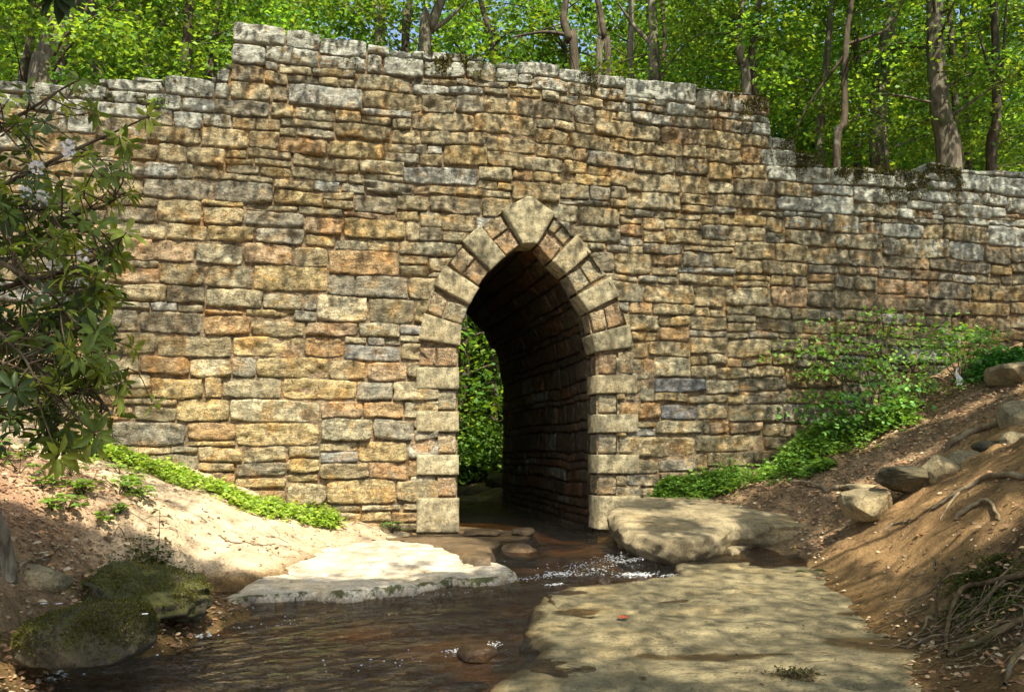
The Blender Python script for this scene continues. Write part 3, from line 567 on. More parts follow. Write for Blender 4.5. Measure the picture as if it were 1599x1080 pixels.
def slabaux(X, Y, Z, sd):
    a = np.zeros(X.shape + (3,)); n = fbm(xyz(X, Y), 1.6, 4, 72)
    pools = [(1400, 1010, .42, .30), (1085, 1022, .36, .07), (1240, 1048, .13, .09), (905, 960, .20, .10), (1010, 1019, .10, .05), (1330, 965, .16, .10), (1180, 1020, .2, .04)]; m = np.zeros(X.shape)
    for px, py, rx, ry in pools: c = at_z(px, py, -.25); m = np.maximum(m, sstep(1.25, .8, np.hypot((X - c[0]) / rx, (Y - c[1]) / ry) + .35 * n))
    a[..., 2] = np.maximum(1.0 * m, .75 * sstep(.13, .03, sd + .05 * n) * (X < 1.3)); a[..., 1] = .10 * m; return a
slab_px = [(842, 930), (880, 918), (930, 911), (1000, 905), (1080, 893), (1160, 882), (1260, 884), (1340, 868), (1400, 905), (1440, 950), (1480, 1010), (1500, 1080), (1520, 1300), (700, 1300), (745, 1110), (782, 1072), (806, 1040), (850, 1010), (824, 992), (836, 962)]
o, FS = slab('bedrock_slab', slab_px, fz, M['slab'], .03, .4, .04, .022, .03, aux=slabaux, cracks=[[(858, 930), (880, 955), (930, 966), (1000, 975)], [(985, 1012), (1000, 1050), (1040, 1100)], [(1150, 1045), (1250, 1062), (1340, 1075)], [(1010, 905), (1080, 930), (1180, 935)]]); structure(o)
structure(slab('bedrock_ledge', [(318, 950), (390, 906), (440, 880), (470, 862), (540, 848), (600, 843), (690, 850), (740, 868), (800, 886), (812, 893), (770, 903), (700, 907), (640, 916), (540, 926), (470, 924), (400, 930)],
     lambda x, y: -.145 + .045 * (y - 8.4) - .02 * max(0, x + .6), M['pale'], .025, .35, .05, .030, .03, wob=.04, cliff=.05, aux=lambda X, Y, Z, sd: wetaux(.02, .8, .55)(X, Y, Z, sd), seed=1, cracks=[[(630, 905), (680, 880), (760, 888)], [(660, 915), (690, 896), (735, 893)]])[0])
structure(slab('wet_ledge', [(600, 842), (650, 826), (720, 822), (800, 826), (838, 834), (800, 842), (770, 850), (768, 872), (740, 872), (690, 852)], lambda x, y: .0 + .0 * y, M['brown'], .03, .4, .07, .03, 0, aux=wetaux(.03, .5), seed=2)[0])
structure(slab('gravel_ledge', [(1045, 880), (1130, 862), (1160, 868), (1190, 876), (1140, 888), (1060, 890)], lambda x, y: -.10, M['slab'], .03, .4, .05, .02, 0, aux=wetaux(.03, .6), seed=3)[0])

# ---------------------------------------------------------------- boulders
import bmesh
_ico = {}
def ico(sub):
    if sub not in _ico:
        b = bmesh.new(); bmesh.ops.create_icosphere(b, subdivisions=sub, radius=1); _ico[sub] = (np.array([v.co[:] for v in b.verts]), np.array([[v.index for v in f.verts] for f in b.faces])); b.free()
    return _ico[sub]
def boulder(name, c, size, sd, label, mat='boulder', cat='boulder', rot=0, tilt=(0, 0), facets=7, rough=.06, group=None, aux=(0, 0, 0), flat=None, sub=5, parent=None):
    v, f = ico(sub); v = v.copy(); r = np.random.default_rng(sd); sq = .72; v = np.sign(v) * np.abs(v) ** sq
    for _ in range(facets):
        d = unit(r.normal(size=3)); lim = r.uniform(.62, .85); k = v @ d - lim * 1.05; v = v - np.where(k > 0, k * .93, 0)[:, None] * d
    if flat: k = v[:, 2] - flat; v[:, 2] -= np.where(k > 0, k * .9, 0)
    v = v + unit(v) * (rough * fbm(v + sd, 1.6, 5, sd % 50) + rough * .45 * fbm((v + sd) * np.array([1, 1, 2.2]), 5, 4, 5))[:, None]
    v = v * np.asarray(size); Rm = np.array(Matrix.Rotation(rot, 3, 'Z') @ Matrix.Rotation(tilt[0], 3, 'X') @ Matrix.Rotation(tilt[1], 3, 'Y')); v = v @ Rm.T + np.asarray(c)
    mb = MB(); mb.add(v, None, f, (1, 1, 1), aux); o = mb.build(name, M[mat], parent, origin=c)
    if cat: tag(o, label, cat, group)
    return o
def gz(x, y): return float(tz(np.array([x]), np.array([y]))[0])
# the big flat-topped rock right of the arch: a slab whose top climbs to the wall
def bigtop(x, y): return .20 + .125 * (y - 10.4) - .03 * max(0, x - 2.6) - .05 * max(0, 1.6 - x)
def rock_block(name, px, zf, mat, bottom, seed, top_rough=.03, under=.14, side=.06):
    P = []
    for q_ in px:
        for yy in np.arange(6, 13.4, .02):
            q = at(q_[0], q_[1], yy)
            if q[2] < zf(q[0], q[1]): break
        P.append(q[:2])
    P = np.array(P + [P[0]]); L = np.concatenate([[0], np.cumsum(np.linalg.norm(np.diff(P, axis=0), axis=1))]); n = int(L[-1] / .022); t = np.linspace(0, L[-1], n, endpoint=False); O = np.stack([np.interp(t, L, P[:, 0]), np.interp(t, L, P[:, 1])], -1)
    for _ in range(4): O = (O + np.roll(O, 1, 0) + np.roll(O, -1, 0)) / 3
    c = O.mean(0); nr = 46; nw = 26; rows = []
    tt = np.linspace(.0004, 1, nr) ** .8
    for k in tt:
        Q = c + (O - c) * k; z = np.array([zf(x, y) for x, y in Q]); e = (1 - k) * np.linalg.norm(O - c, axis=1); z = z - .045 * (1 - np.clip(e / .07, 0, 1)) ** 2; rows.append(np.concatenate([Q, z[:, None]], 1))
    top = rows[-1]; nrm = unit(O - c)
    for k in np.linspace(0, 1, nw)[1:]:
        Q = O - nrm * (under * k ** 1.3 - .03 * math.sin(k * 9)) ; z = (top[:, 2] - .02) * (1 - k) + bottom * k; rows.append(np.concatenate([Q, z[:, None]], 1))
    V = np.array(rows); p = V + seed; m = len(tt)
    dn = fbm(p * np.array([1, 1, 2.4]), 2.6, 5, seed); fac = np.abs(noise(p * np.array([1, 1, 1.6]), 1.7, seed + 3)); V[m - 1:, :, :2] += (nrm[None] * (side * dn[m - 1:] + .10 * fac[m - 1:] - .04)[..., None])
    V[:m, :, 2] += top_rough * fbm(p[:m] * np.array([1, 1.6, 1]), 1.3, 5, seed + 1) + .25 * top_rough * noise(p[:m], 12, 3)
    i = np.arange(m + nw - 2)[:, None] * n; j = np.arange(n)[None]; j2 = (j + 1) % n; q = np.stack([i + j, i + n + j, i + n + j2, i + j2], -1).reshape(-1, 4)
    ax = np.zeros(V.shape); ax[..., 2] = .75 * sstep(.10, .0, V[..., 2] - wz(V[..., 1])); ax[m:, :, 1] = .16 + .2 * dn[m:]  # shaded underside darkened in colour through the wet channel; moss on the sides
    mb = MB(); mb.add(V.reshape(-1, 3), q, None, (1, 1, 1), ax.reshape(-1, 3)); return mb.build(name, mat)
o = rock_block('flat_boulder', [(948, 795), (1000, 774), (1090, 769), (1180, 778), (1270, 800), (1300, 816), (1235, 822), (1150, 820), (1122, 832), (1095, 842), (1040, 846), (992, 838), (966, 818)], bigtop, M['boulder'], -.42, 7)
tag(o, 'large flat-topped tan rock resting beside the right foot of the arch', 'boulder')
o, _ = slab('flat_stone', [(1120, 852), (1180, 838), (1235, 828), (1250, 836), (1200, 846), (1140, 860)], lambda x, y: .0, M['boulder'], .03, .3, .05, .02, 0, seed=6, wob=.03); tag(o, 'thin flat stone just below the right end of the large tan rock', 'stone')
def bd(px, py, Y, size, sd, label, **k):
    p = at(px, py, Y); return boulder(k.pop('name', 'boulder'), p, size, sd, label, **k)
bd(138, 994, 5.75, (.40, .36, .20), 3, 'rounded dark boulder covered in moss at the edge of the water', mat='mossy', facets=3, rough=.05, name='mossy_boulder', aux=(0, .3, .2), tilt=(0, R(-6)))
bd(235, 930, 7.0, (.46, .42, .22), 14, 'mossy rock ledge on the left bank behind the rounded boulder', mat='mossy', facets=5, rough=.20, name='mossy_rock', aux=(0, .4, .1), tilt=(0, R(6)))
bd(60, 905, 6.6, (.22, .2, .12), 15, 'grey half-buried stone in the shaded leaf litter of the left bank', facets=6, name='buried_stone')
bd(1352, 787, 10.0, (.34, .30, .20), 4, 'squared tan boulder, lowest in the row of stones up the right bank', facets=9, rough=.03, rot=.4)
bd(1415, 750, 9.9, (.36, .28, .17), 5, 'flat dark layered boulder, second up the row on the right bank', mat='mossy', facets=8, rough=.08, rot=-.2, aux=(0, -.3, 0))
bd(1468, 734, 9.7, (.19, .2, .20), 6, 'upright tan stone beside the flat dark layered boulder', facets=9, rough=.03)
bd(1510, 724, 9.8, (.19, .2, .16), 7, 'small squarish stone right of the upright tan stone', facets=9, rough=.03)
bd(1552, 705, 9.8, (.25, .22, .13), 8, 'low dark stone below the pale rocks at the top of the right bank', mat='mossy', facets=8, rough=.04, aux=(0, -.4, 0))
bd(1596, 690, 9.4, (.22, .24, .13), 18, 'flat stone at the right frame edge below the pale leaning rock', facets=8, rough=.04)
bd(1592, 655, 9.9, (.20, .3, .22), 9, 'pale yellowish leaning rock at the top of the right bank', facets=8, rough=.03, tilt=(R(10), R(-14)))
bd(1588, 586, 12.2, (.40, .4, .20), 10, 'pale rock half buried under the wall at the far right', facets=8, rough=.04)
bd(1345, 762, 11.2, (.24, .2, .06), 12, 'low yellow-green slab behind the lowest boulder of the right bank', facets=5, rough=.03)
bd(817, 831, 12.35, (.17, .14, .07), 20, 'small wet tan stone on the ledge in front of the arch', mat='brown', facets=4, name='wet_stone', aux=(0, 0, .2))
bd(752, 833, 12.2, (.26, .2, .07), 21, 'broad wet stone beside the left foot of the arch', mat='brown', facets=5, name='wet_stone')
bd(812, 862, 10.9, (.24, .30, .11), 22, 'dark wet stone sloping into the riffle below the arch', mat='brown', facets=6, name='wet_stone', aux=(0, 0, .5))
bd(943, 908, 9.15, (.075, .06, .05), 23, 'small black stone standing in the stream beside the large bedrock slab', mat='brown', facets=4, name='wet_stone', sub=4, aux=(0, 0, 1))
bd(745, 1020, 6.3, (.15, .10, .06), 24, 'dark stone just breaking the surface of the stream in the foreground', mat='brown', facets=3, name='wet_stone', sub=4, aux=(0, 0, 1))
bd(748, 790, 20.8, (.75, .5, .26), 25, 'rounded grey rock in the stream beyond the arch', facets=3, name='stream_rock', aux=(0, .2, .2))
bd(735, 772, 22.5, (.9, .5, .22), 26, 'dark rock higher up the stream beyond the arch', facets=5, name='stream_rock', mat='mossy')
bd(775, 762, 22.6, (.4, .4, .42), 27, 'yellow-lit mossy rock at the edge of the stream beyond the arch', facets=5, name='stream_rock', mat='mossy', aux=(0, .4, 0))

# ---------------------------------------------------------------- trees behind the bridge
def proj(P):
    P = np.asarray(P, float); d = P - np.array([0, 0, EYE]); f = d[..., 1] * math.cos(PITCH) + d[..., 2] * math.sin(PITCH); up = -d[..., 1] * math.sin(PITCH) + d[..., 2] * math.cos(PITCH)
    f = np.where(f < .05, .05, f); return CX + F * d[..., 0] / f, CY - F * up / f, f
def leafcols(n, r, base=(.065, .155, .026), yel=(.185, .29, .042), var=.25):
    t = r.random(n)[:, None] ** 1.5; return (np.array(base) * (1 - t) + np.array(yel) * t) * (1 + var * (r.random(n)[:, None] - .5) * 2)
def spray(mb, c, rad, n, size, r, flat=.22, yel=None, tmpl=KITE, droop=.25, cols=None):
    if c[1] > 15 and c[2] > 5:                        # leaf gap shaped so sun reaches the bushes seen through the arch
        k = (c[2] - 1.5) / TOSUN[2]; sx, sy = c[0] - TOSUN[0] * k, c[1] - TOSUN[1] * k
        if -3.2 < sx < 1.6 and 24 < sy < 33: return
    a = r.random(n) * 2 * math.pi; q = np.sqrt(r.random(n)); p = np.stack([np.cos(a) * q, np.sin(a) * q, r.normal(size=n) * flat - .25 * q * q], -1) * rad + c
    D = np.stack([np.cos(a), np.sin(a), 0 * a], -1) + r.normal(size=(n, 3)) * .6; D[:, 2] -= droop; U = np.array([0, 0, 1]) + r.normal(size=(n, 3)) * .42
    s = size * r.uniform(.7, 1.25, n); scatter(mb, tmpl, p, D, U, s, s * .78, leafcols(n, r) * np.array([r.uniform(.8, 1.25), 1, 1]) * r.uniform(.55, 1.55) if cols is None else cols(n, r) * r.uniform(.8, 1.3))
def tree(label, pts, Y, wpx, bark, seed, nl=12, spread=(1.4, 3.4), lsize=.115, group=None, ext=3.5, band=None, limbs=(), cat='tree', nspray=6, per=72, col=1.0, depthlean=0.0):
    r = np.random.default_rng(seed); P = [at(px, py, Y + depthlean * i) for i, (px, py) in enumerate(pts)]
    rr = wpx / F * Y / 2; b = P[0].copy(); gz_ = float(hill_z(np.array([b[0]]), np.array([b[1]]))[0]); dirn = (P[0] - P[1]) / max(.3, abs(P[0][2] - P[1][2])) * .4; base = b.copy(); base[:2] += dirn[:2] * min(2, (b[2] - gz_)); base[2] = gz_ - .15
    top = P[-1] + (P[-1] - P[-2]) / max(.3, P[-1][2] - P[-2][2]) * ext; path = smooth_path([base] + P + [top], 26); L = len(path)
    rad = np.linspace(1.25, .62, L) * rr; rad[0] *= 1.5; rad[1] *= 1.12
    tk = MB(); tube(tk, path, rad, 12, (col, col, col), .10)
    lf = MB(); zt0 = float(at(CX, 300, Y)[2]) if band is None else band[0]; zt1 = float(at(CX, -160, Y)[2]) if band is None else band[1]
    for q in limbs:                                   # boughs one can see
        LP = smooth_path([at(a, b2, Y + dy) for a, b2, dy in q], 12); tube(tk, LP, np.linspace(rr * .55, rr * .2, 12), 7, (col,) * 3, .1)
    for k in range(nl):
        z = r.uniform(zt0, zt1); i = int(np.argmin(np.abs(path[:, 2] - z))); s = path[i]; a = r.random() * 2 * math.pi; ln = r.uniform(*spread)
        d = np.array([math.cos(a), math.sin(a), r.uniform(.05, .55)]); e = s + d * ln; mid = s + d * ln * .5 + r.normal(size=3) * .12; e[2] -= .15 * ln
        LP = smooth_path([s, mid, e], 8); tube(tk, LP, np.linspace(max(.014, rr * .16), .006, 8), 5, (col,) * 3)
        for j in range(nspray):
            t = .35 + .65 * (j + r.random() * .6) / nspray; c = LP[min(7, int(t * 7))] + r.normal(size=3) * np.array([.38, .38, .16])
            tp = path[int(np.argmin(np.abs(path[:, 2] - c[2])))]
            if c[1] < tp[1] + .2 and abs(c[0] / c[1] - tp[0] / tp[1]) * F < 34: continue
            spray(lf, c, r.uniform(.35, .75), per, lsize, r)
    root = empty('tree', base, label, cat, group)
    tk.build('trunk', M['bark_d'] if bark == 'd' else M['bark_g'], root, origin=base); lf.build('crown', M['leaf'], root, smooth=False, origin=base); return root
tree('thick grey tree rising behind the far left end of the wall', [(72, 128), (80, 90), (95, 40), (108, 0)], 15.5, 46, 'g', 1, 16, lsize=.125, limbs=[[(85, 70, 0), (112, 40, .2), (135, 12, .3), (160, -20, .4)]])
tree('slim dark tree just left of the thick grey tree at the far left', [(36, 125), (45, 80), (50, 0)], 19, 16, 'd', 2, 10)
tree('pale slender curving tree right of the thick grey tree at the far left', [(154, 122), (151, 60), (143, 0)], 16.5, 19, 'g', 3, 12)
tree('straight dark tree standing just left of the step in the wall top', [(290, 120), (294, 40), (296, 0)], 17, 17, 'd', 4, 12)
tree('thin dark leaning tree right beside the step at the left end of the parapet', [(329, 120), (335, 60), (343, 0)], 17.5, 11, 'd', 5, 9)
tree('thin forked tree between the pale tree and the straight dark tree on the left', [(232, 120), (236, 70), (262, 20), (275, -10)], 24, 9, 'g', 6, 16, limbs=[[(236, 70, 0), (215, 35, 0), (205, 0, 0)]])
tree('grey straight tree above the parapet left of centre, left of a pair of trunks', [(592, 66), (592, 30), (593, 0)], 20, 18, 'g', 7, 10, ext=3)
tree('second tree from the left in the cluster above the left half of the parapet', [(633, 74), (636, 40), (640, 0)], 20.5, 12, 'd', 8, 9)
tree('tree leaning right with a fork, above the parapet left of the arch', [(663, 76), (672, 45), (685, 10), (700, -20)], 19.5, 18, 'g', 9, 11, limbs=[[(672, 50, 0), (700, 30, 0), (728, 2, 0)]])
tree('slim tree with a curved stem in front of the bright sky gap above the arch', [(770, 100), (768, 60), (755, 20), (748, -10)], 27, 10, 'd', 10, 12, limbs=[[(768, 70, 0), (800, 50, 0), (850, 52, 0)], [(766, 55, 0), (735, 20, 0)]])
tree('dark crooked tree above the parapet right of the sky gap', [(897, 106), (890, 65), (880, 30), (884, 0)], 20, 14, 'd', 11, 10, limbs=[[(886, 55, 0), (850, 50, 0), (800, 58, 0)]])
tree('left one of two close trunks above the parapet right of the arch', [(936, 112), (938, 60), (934, 0)], 21, 10, 'g', 12, 8)
tree('right one of two close trunks above the parapet right of the arch', [(950, 113), (944, 60), (938, 20), (930, -10)], 20.3, 11, 'd', 13, 8)
tree('straight slim tree between the close pair and the thicker grey trunk', [(985, 116), (985, 60), (986, 0)], 20.6, 11, 'g', 14, 8)
tree('thicker straight grey tree above the right half of the parapet', [(1022, 122), (1021, 60), (1018, 0)], 19.4, 18, 'g', 15, 10, limbs=[[(1018, 70, 0), (990, 40, .4), (965, 5, .4)]])
tree('thin dark tree touching the right side of the thicker grey trunk', [(1036, 122), (1038, 60), (1034, 0)], 22, 8, 'd', 16, 7)
tree('pale wavy slender tree near the right end of the high parapet', [(1166, 142), (1158, 100), (1155, 60), (1160, 0)], 18, 14, 'g', 17, 10)
tree('dark slender tree right beside the pale wavy one', [(1176, 146), (1174, 90), (1180, 40), (1186, 0)], 18.4, 12, 'd', 18, 9)
tree('thin black tree with a long arching bough above the lower right wall', [(1306, 262), (1318, 190), (1319, 120), (1322, 60), (1330, 0)], 17.2, 11, 'd', 19, 10, limbs=[[(1320, 85, 0), (1290, 125, .2), (1262, 165, .4), (1238, 215, .5)], [(1322, 70, 0), (1365, 55, 0), (1392, 40, 0), (1412, 0, 0)]], nspray=4)
tree('reddish slim tree left of the thin black tree, behind the lower right wall', [(1280, 240), (1283, 180), (1290, 100), (1300, 0)], 22, 13, 'g', 20, 12)
tree('mid-sized grey tree between the thin black tree and the big lichened trunk', [(1374, 262), (1372, 180), (1378, 100), (1392, 30), (1400, -10)], 21, 26, 'g', 21, 15)
tree('big grey lichen-spotted tree above the lower right wall', [(1482, 255), (1470, 180), (1462, 90), (1459, 0)], 18.2, 33, 'g', 22, 14, lsize=.11)
tree('slim dark tree just right of the big lichen-spotted tree', [(1500, 255), (1491, 150), (1482, 0)], 22.5, 11, 'd', 23, 11)
tree('slim dark tree between the lichen-spotted tree and the forked one at the right', [(1512, 255), (1508, 120), (1502, 0)], 25, 10, 'd', 24, 12)
tree('dark forked tree at the far right edge of the photo', [(1548, 262), (1556, 190), (1556, 120), (1552, 0)], 19, 15, 'd', 25, 14, limbs=[[(1556, 140, 0), (1566, 90, 0), (1572, 0, 0)], [(1554, 130, 0), (1540, 90, 0), (1528, 50, 0)]])
# the wood further back
def far_proto(seed):
    r = np.random.default_rng(seed); tk = MB(); lf = MB(); h = 11.0; p = smooth_path([(0, 0, -.3), (.1, .1, 3), (r.uniform(-.4, .4), 0, 7), (r.uniform(-.7, .7), 0, h)], 14); tube(tk, p, np.linspace(.17, .05, 14), 8, (1, 1, 1), .1)
    for k in range(26):
        z = r.uniform(1.0, h); s = p[int(np.argmin(np.abs(p[:, 2] - z)))]; a = r.random() * 6.28; ln = r.uniform(1.2, 3.2); e = s + np.array([math.cos(a), math.sin(a), .25]) * ln; tube(tk, smooth_path([s, (s + e) / 2 + (0, 0, .15), e], 5), np.linspace(.04, .012, 5), 4, (1, 1, 1))
        for j in range(3): spray(lf, s + (e - s) * r.uniform(.4, 1.05) + r.normal(size=3) * .3, r.uniform(.5, .95), 42, .20, r)
    return tk, lf
protos = []
FL = 'slender leafy tree standing in the sunny green wood far behind the bridge'
for k in range(3):
    tk, lf = far_proto(60 + k); protos.append((tk, lf))
made = []
rr = random.Random(3)
for i in range(36):
    px = -140 + 1900 * (i + rr.random() * .8) / 36; Y = rr.uniform(25, 48); X = (px - CX) / F * Y; z = float(hill_z(np.array([X]), np.array([Y]))[0])
    k = i % 3
    if i < 3:
        e = empty('tree', (0, 0, 0), FL, 'tree', 'trees in the wood far behind the bridge'); protos[k][0].build('trunk', M['bark_d' if k else 'bark_g'], e); protos[k][1].build('crown', M['leaf'], e, smooth=False); made.append(e)
    else:
        src = made[k]; e = src.copy(); sc.collection.objects.link(e)
        for ch in src.children: c = ch.copy(); sc.collection.objects.link(c); c.parent = e
    e.location = (X, Y, z); e.rotation_euler = (0, 0, rr.random() * 6.28); s = rr.uniform(.85, 1.25); e.scale = (s, s, s)
def build_woodland():
    r = np.random.default_rng(77); mb = MB(); n = 9500
    for i in range(n):
        Y = r.uniform(23, 62); px = r.uniform(-150, 1750); X = (px - CX) / F * Y; zg = float(hill_z(np.array([X]), np.array([Y]))[0])
        t = r.random() ** 1.3; z = zg + .3 + t * (19 if px < 1180 else 17)
        gap = math.exp(-((px - 830) / 170) ** 2) + .6 * math.exp(-((px - 640) / 60) ** 2)
        if z > float(at(CX, 150, Y)[2]) and r.random() < .5 * gap: continue
        spray(mb, np.array([X, Y, z]), r.uniform(.8, 1.6), 44, .22 * Y / 45 + .06, r, .30)
    for i in range(2300):                                  # unseen leaf sprays above the picture, added to darken the wood
        Y = r.uniform(15, 50); px = r.uniform(-150, 1800); zt = float(at(CX, -60, Y)[2]); z = zt + r.uniform(.8, 7)
        if px < 1000 and r.random() < .62: continue
        spray(mb, np.array([(px - CX) / F * Y, Y, z]), r.uniform(.9, 1.7), 44, .26, r, .30)
    return tag(mb.build('woodland', M['leaf'], smooth=False), None, None, None, 'stuff')
build_woodland()
# bushes seen through the arch
def bush(name, label, c, rad, hgt, n, lsize, seed, cat='shrub', mat='herb', cols=None, tmpl=LEAF, stems=9, tiers=0, group=None, cover=.5):
    r = np.random.default_rng(seed); c = np.asarray(c, float); e = empty(name, c, label, cat, group); st = MB(); lf = MB(); ends = []
    for k in range(stems):
        a = r.random() * 6.28; q = math.sqrt(r.random()) * rad; t = c + np.array([math.cos(a) * q, math.sin(a) * q, hgt * r.uniform(.45, 1)]); m = c + (t - c) * np.array([.35, .35, .6]) + r.normal(size=3) * .05 * rad
        P = smooth_path([c + (0, 0, -.05), m, t], 8); tube(st, P, np.linspace(.012, .004, 8) * (1 + hgt), 5, (1, 1, 1)); ends.append(P)
    st.build('stem', M['bark_d'], e, origin=c)
    m = max(3, n // 14)
    for k in range(m):
        P = ends[k % len(ends)]; b = P[r.integers(3, 8)] + r.normal(size=3) * np.array([.22, .22, .06 if tiers else .16]) * rad; b[2] = max(b[2], c[2] + .02)
        spray(lf, b, rad * (.30 if not tiers else .34), 14, lsize, r, .10 if tiers else .5, tmpl=tmpl, cols=cols)
    lf.build('leaves', M[mat], e, origin=c, smooth=False); return e
gcol = lambda n, r: leafcols(n, r, (.07, .16, .03), (.16, .28, .045))
for i, (px, py, Y, rad, h, lab) in enumerate([(748, 750, 25.5, 1.5, 1.7, 'sunlit low bush on the bank seen through the arch'), (738, 700, 27.5, 1.9, 3.2, 'leafy bush behind the low one seen through the arch'), (765, 640, 30, 2.2, 4.2, 'dark tall bush seen through the arch, behind the two sunlit ones'), (728, 600, 33, 2.6, 5.5, 'tall bush filling the top of the view through the arch')]):
    c = at(px, py, Y); c[2] = max(float(hill_z(np.array([c[0]]), np.array([Y]))[0]), .1 + .2 * i); bush('bush', lab, c, rad, h, 2600, .17, 300 + i, cols=gcol, stems=12, tmpl=KITE)

# ---------------------------------------------------------------- unseen trees around the viewer: leaves placed to dapple wall and banks
def build_canopy():
    r = np.random.default_rng(5); N = 520000; P = np.stack([r.uniform(-13, 15, N), r.uniform(-4, 13, N), r.uniform(9.0, 12.5, N)], -1)
    # where does the sunlight passing each leaf land?
    dn = -TOSUN; t_w = ((W0 - P) @ WN) / (dn @ WN); Hw = P + dn * t_w[:, None]; u, _ = wcoord(Hw[:, 0], Hw[:, 1]); onw = (Hw[:, 2] > zbase(u)) & (t_w > 0)
    gzv = np.full(N, .2); Hg = P
    for _ in range(4): t = (P[:, 2] - gzv) / TOSUN[2]; Hg = P + dn * t[:, None]; gzv = np.clip(tz0(Hg[:, 0], Hg[:, 1]), -.4, 4)
    H = np.where(onw[:, None], Hw, Hg); px, py, f = proj(H); cov = np.where(onw, .19 + .32 * sstep(850, 1300, px) + .12 * sstep(350, 150, py) - .26 * np.exp(-((px - 430) / 300) ** 2 - ((py - 680) / 190) ** 2), .82)
    def blob(cov, x, y, rx, ry, v, ang=0, gr=True):
        a = math.radians(ang); dx, dy = px - x, py - y; q = ((dx * math.cos(a) + dy * math.sin(a)) / rx) ** 2 + ((-dx * math.sin(a) + dy * math.cos(a)) / ry) ** 2; w = sstep(1.25, .85, q) * (~onw if gr else 1.0); return cov * (1 - w) + v * w
    cov = blob(cov, 100, 400, 200, 330, .25, 0, False); cov = blob(cov, 330, 800, 300, 75, .04, 22); cov = blob(cov, 100, 740, 210, 60, .2, 15); cov = blob(cov, 590, 880, 185, 34, .0); cov = blob(cov, 1120, 795, 120, 22, .45); cov = blob(cov, 1230, 770, 110, 50, .6, -15)
    cov = blob(cov, 1170, 890, 130, 16, .35); cov = blob(cov, 1480, 790, 130, 50, .60, -25); cov = blob(cov, 1150, 980, 320, 100, .40); cov = blob(cov, 130, 935, 290, 115, .92, 14); cov = blob(cov, 500, 1000, 260, 70, .86); cov = blob(cov, 1540, 980, 120, 110, .93); cov = blob(cov, 1300, 620, 120, 80, .5, 0, False); cov = blob(cov, 860, 870, 90, 30, .6)
    dens = -np.log(1 - np.clip(cov, 0, .975)); mod = np.clip(1 + 2.4 * noise(H, 1.5, 81) , 0, 2.6); slabz = (~onw) & (px > 780) & (px < 1420) & (py > 890); mod = np.where(onw, .6 + .4 * mod, mod); mod = np.where(slabz, .65 + .35 * mod, mod); mod = np.where(cov > .9, 1, mod); mod = np.where(cov < .15, 1, mod)
    cx, cy, cf = proj(P); inframe = (cf > .3) & (cy > -60) & (cx > -150) & (cx < 1750)
    keep = (r.random(N) < dens * mod * .46) & ~inframe & (Hw[:, 2] < 9.5)
    P = P[keep]; homes = np.array([(-7.5, 2.5), (7.8, 3.0), (.8, -4.5)]); d = ((P[:, None, :2] - homes[None]) ** 2).sum(-1); own = d.argmin(1)
    labs = ['big tree on the left bank beside the viewer, its crown reaching over the stream', 'big tree on the right bank beside the viewer, its crown reaching over the stream', 'big tree behind the viewer with boughs reaching over the bedrock']
    for k in range(3):
        h = homes[k]; b = np.array([h[0], h[1], gz(*h) - .1]); e = empty('tree', b, labs[k], 'tree'); q = P[own == k]; n = len(q); lf = MB(); D = r.normal(size=(n, 3)); D[:, 2] *= .4; U = np.array([0, 0, 1]) + .5 * r.normal(size=(n, 3)); s = .095 * r.uniform(.75, 1.25, n)
        scatter(lf, KITE, q, D, U, s, s * .8, leafcols(n, r)); lf.build('crown', M['leaf'], e, smooth=False, origin=b)
        tk = MB(); top = np.array([h[0] * .9, h[1] + .3, 12.5]); path = smooth_path([b, b + (0, 0, 4), top], 14); tube(tk, path, np.linspace(.32, .12, 14), 12, (1, 1, 1), .1)
        for j in range(16):
            if n < 20: break
            tgt = q[r.integers(n)]; s0 = path[r.integers(8, 13)]; m = (s0 + tgt) / 2 + (0, 0, .5); LP = smooth_path([s0, m, tgt], 10); pxx, pyy, ff = proj(LP)
            if ((pyy > -40) & (pxx > -100) & (pxx < 1700) & (ff > .3)).any(): continue
            tube(tk, LP, np.linspace(.07, .012, 10), 6, (1, 1, 1))
        tk.build('trunk', M['bark_g'], e, origin=b)
build_canopy()

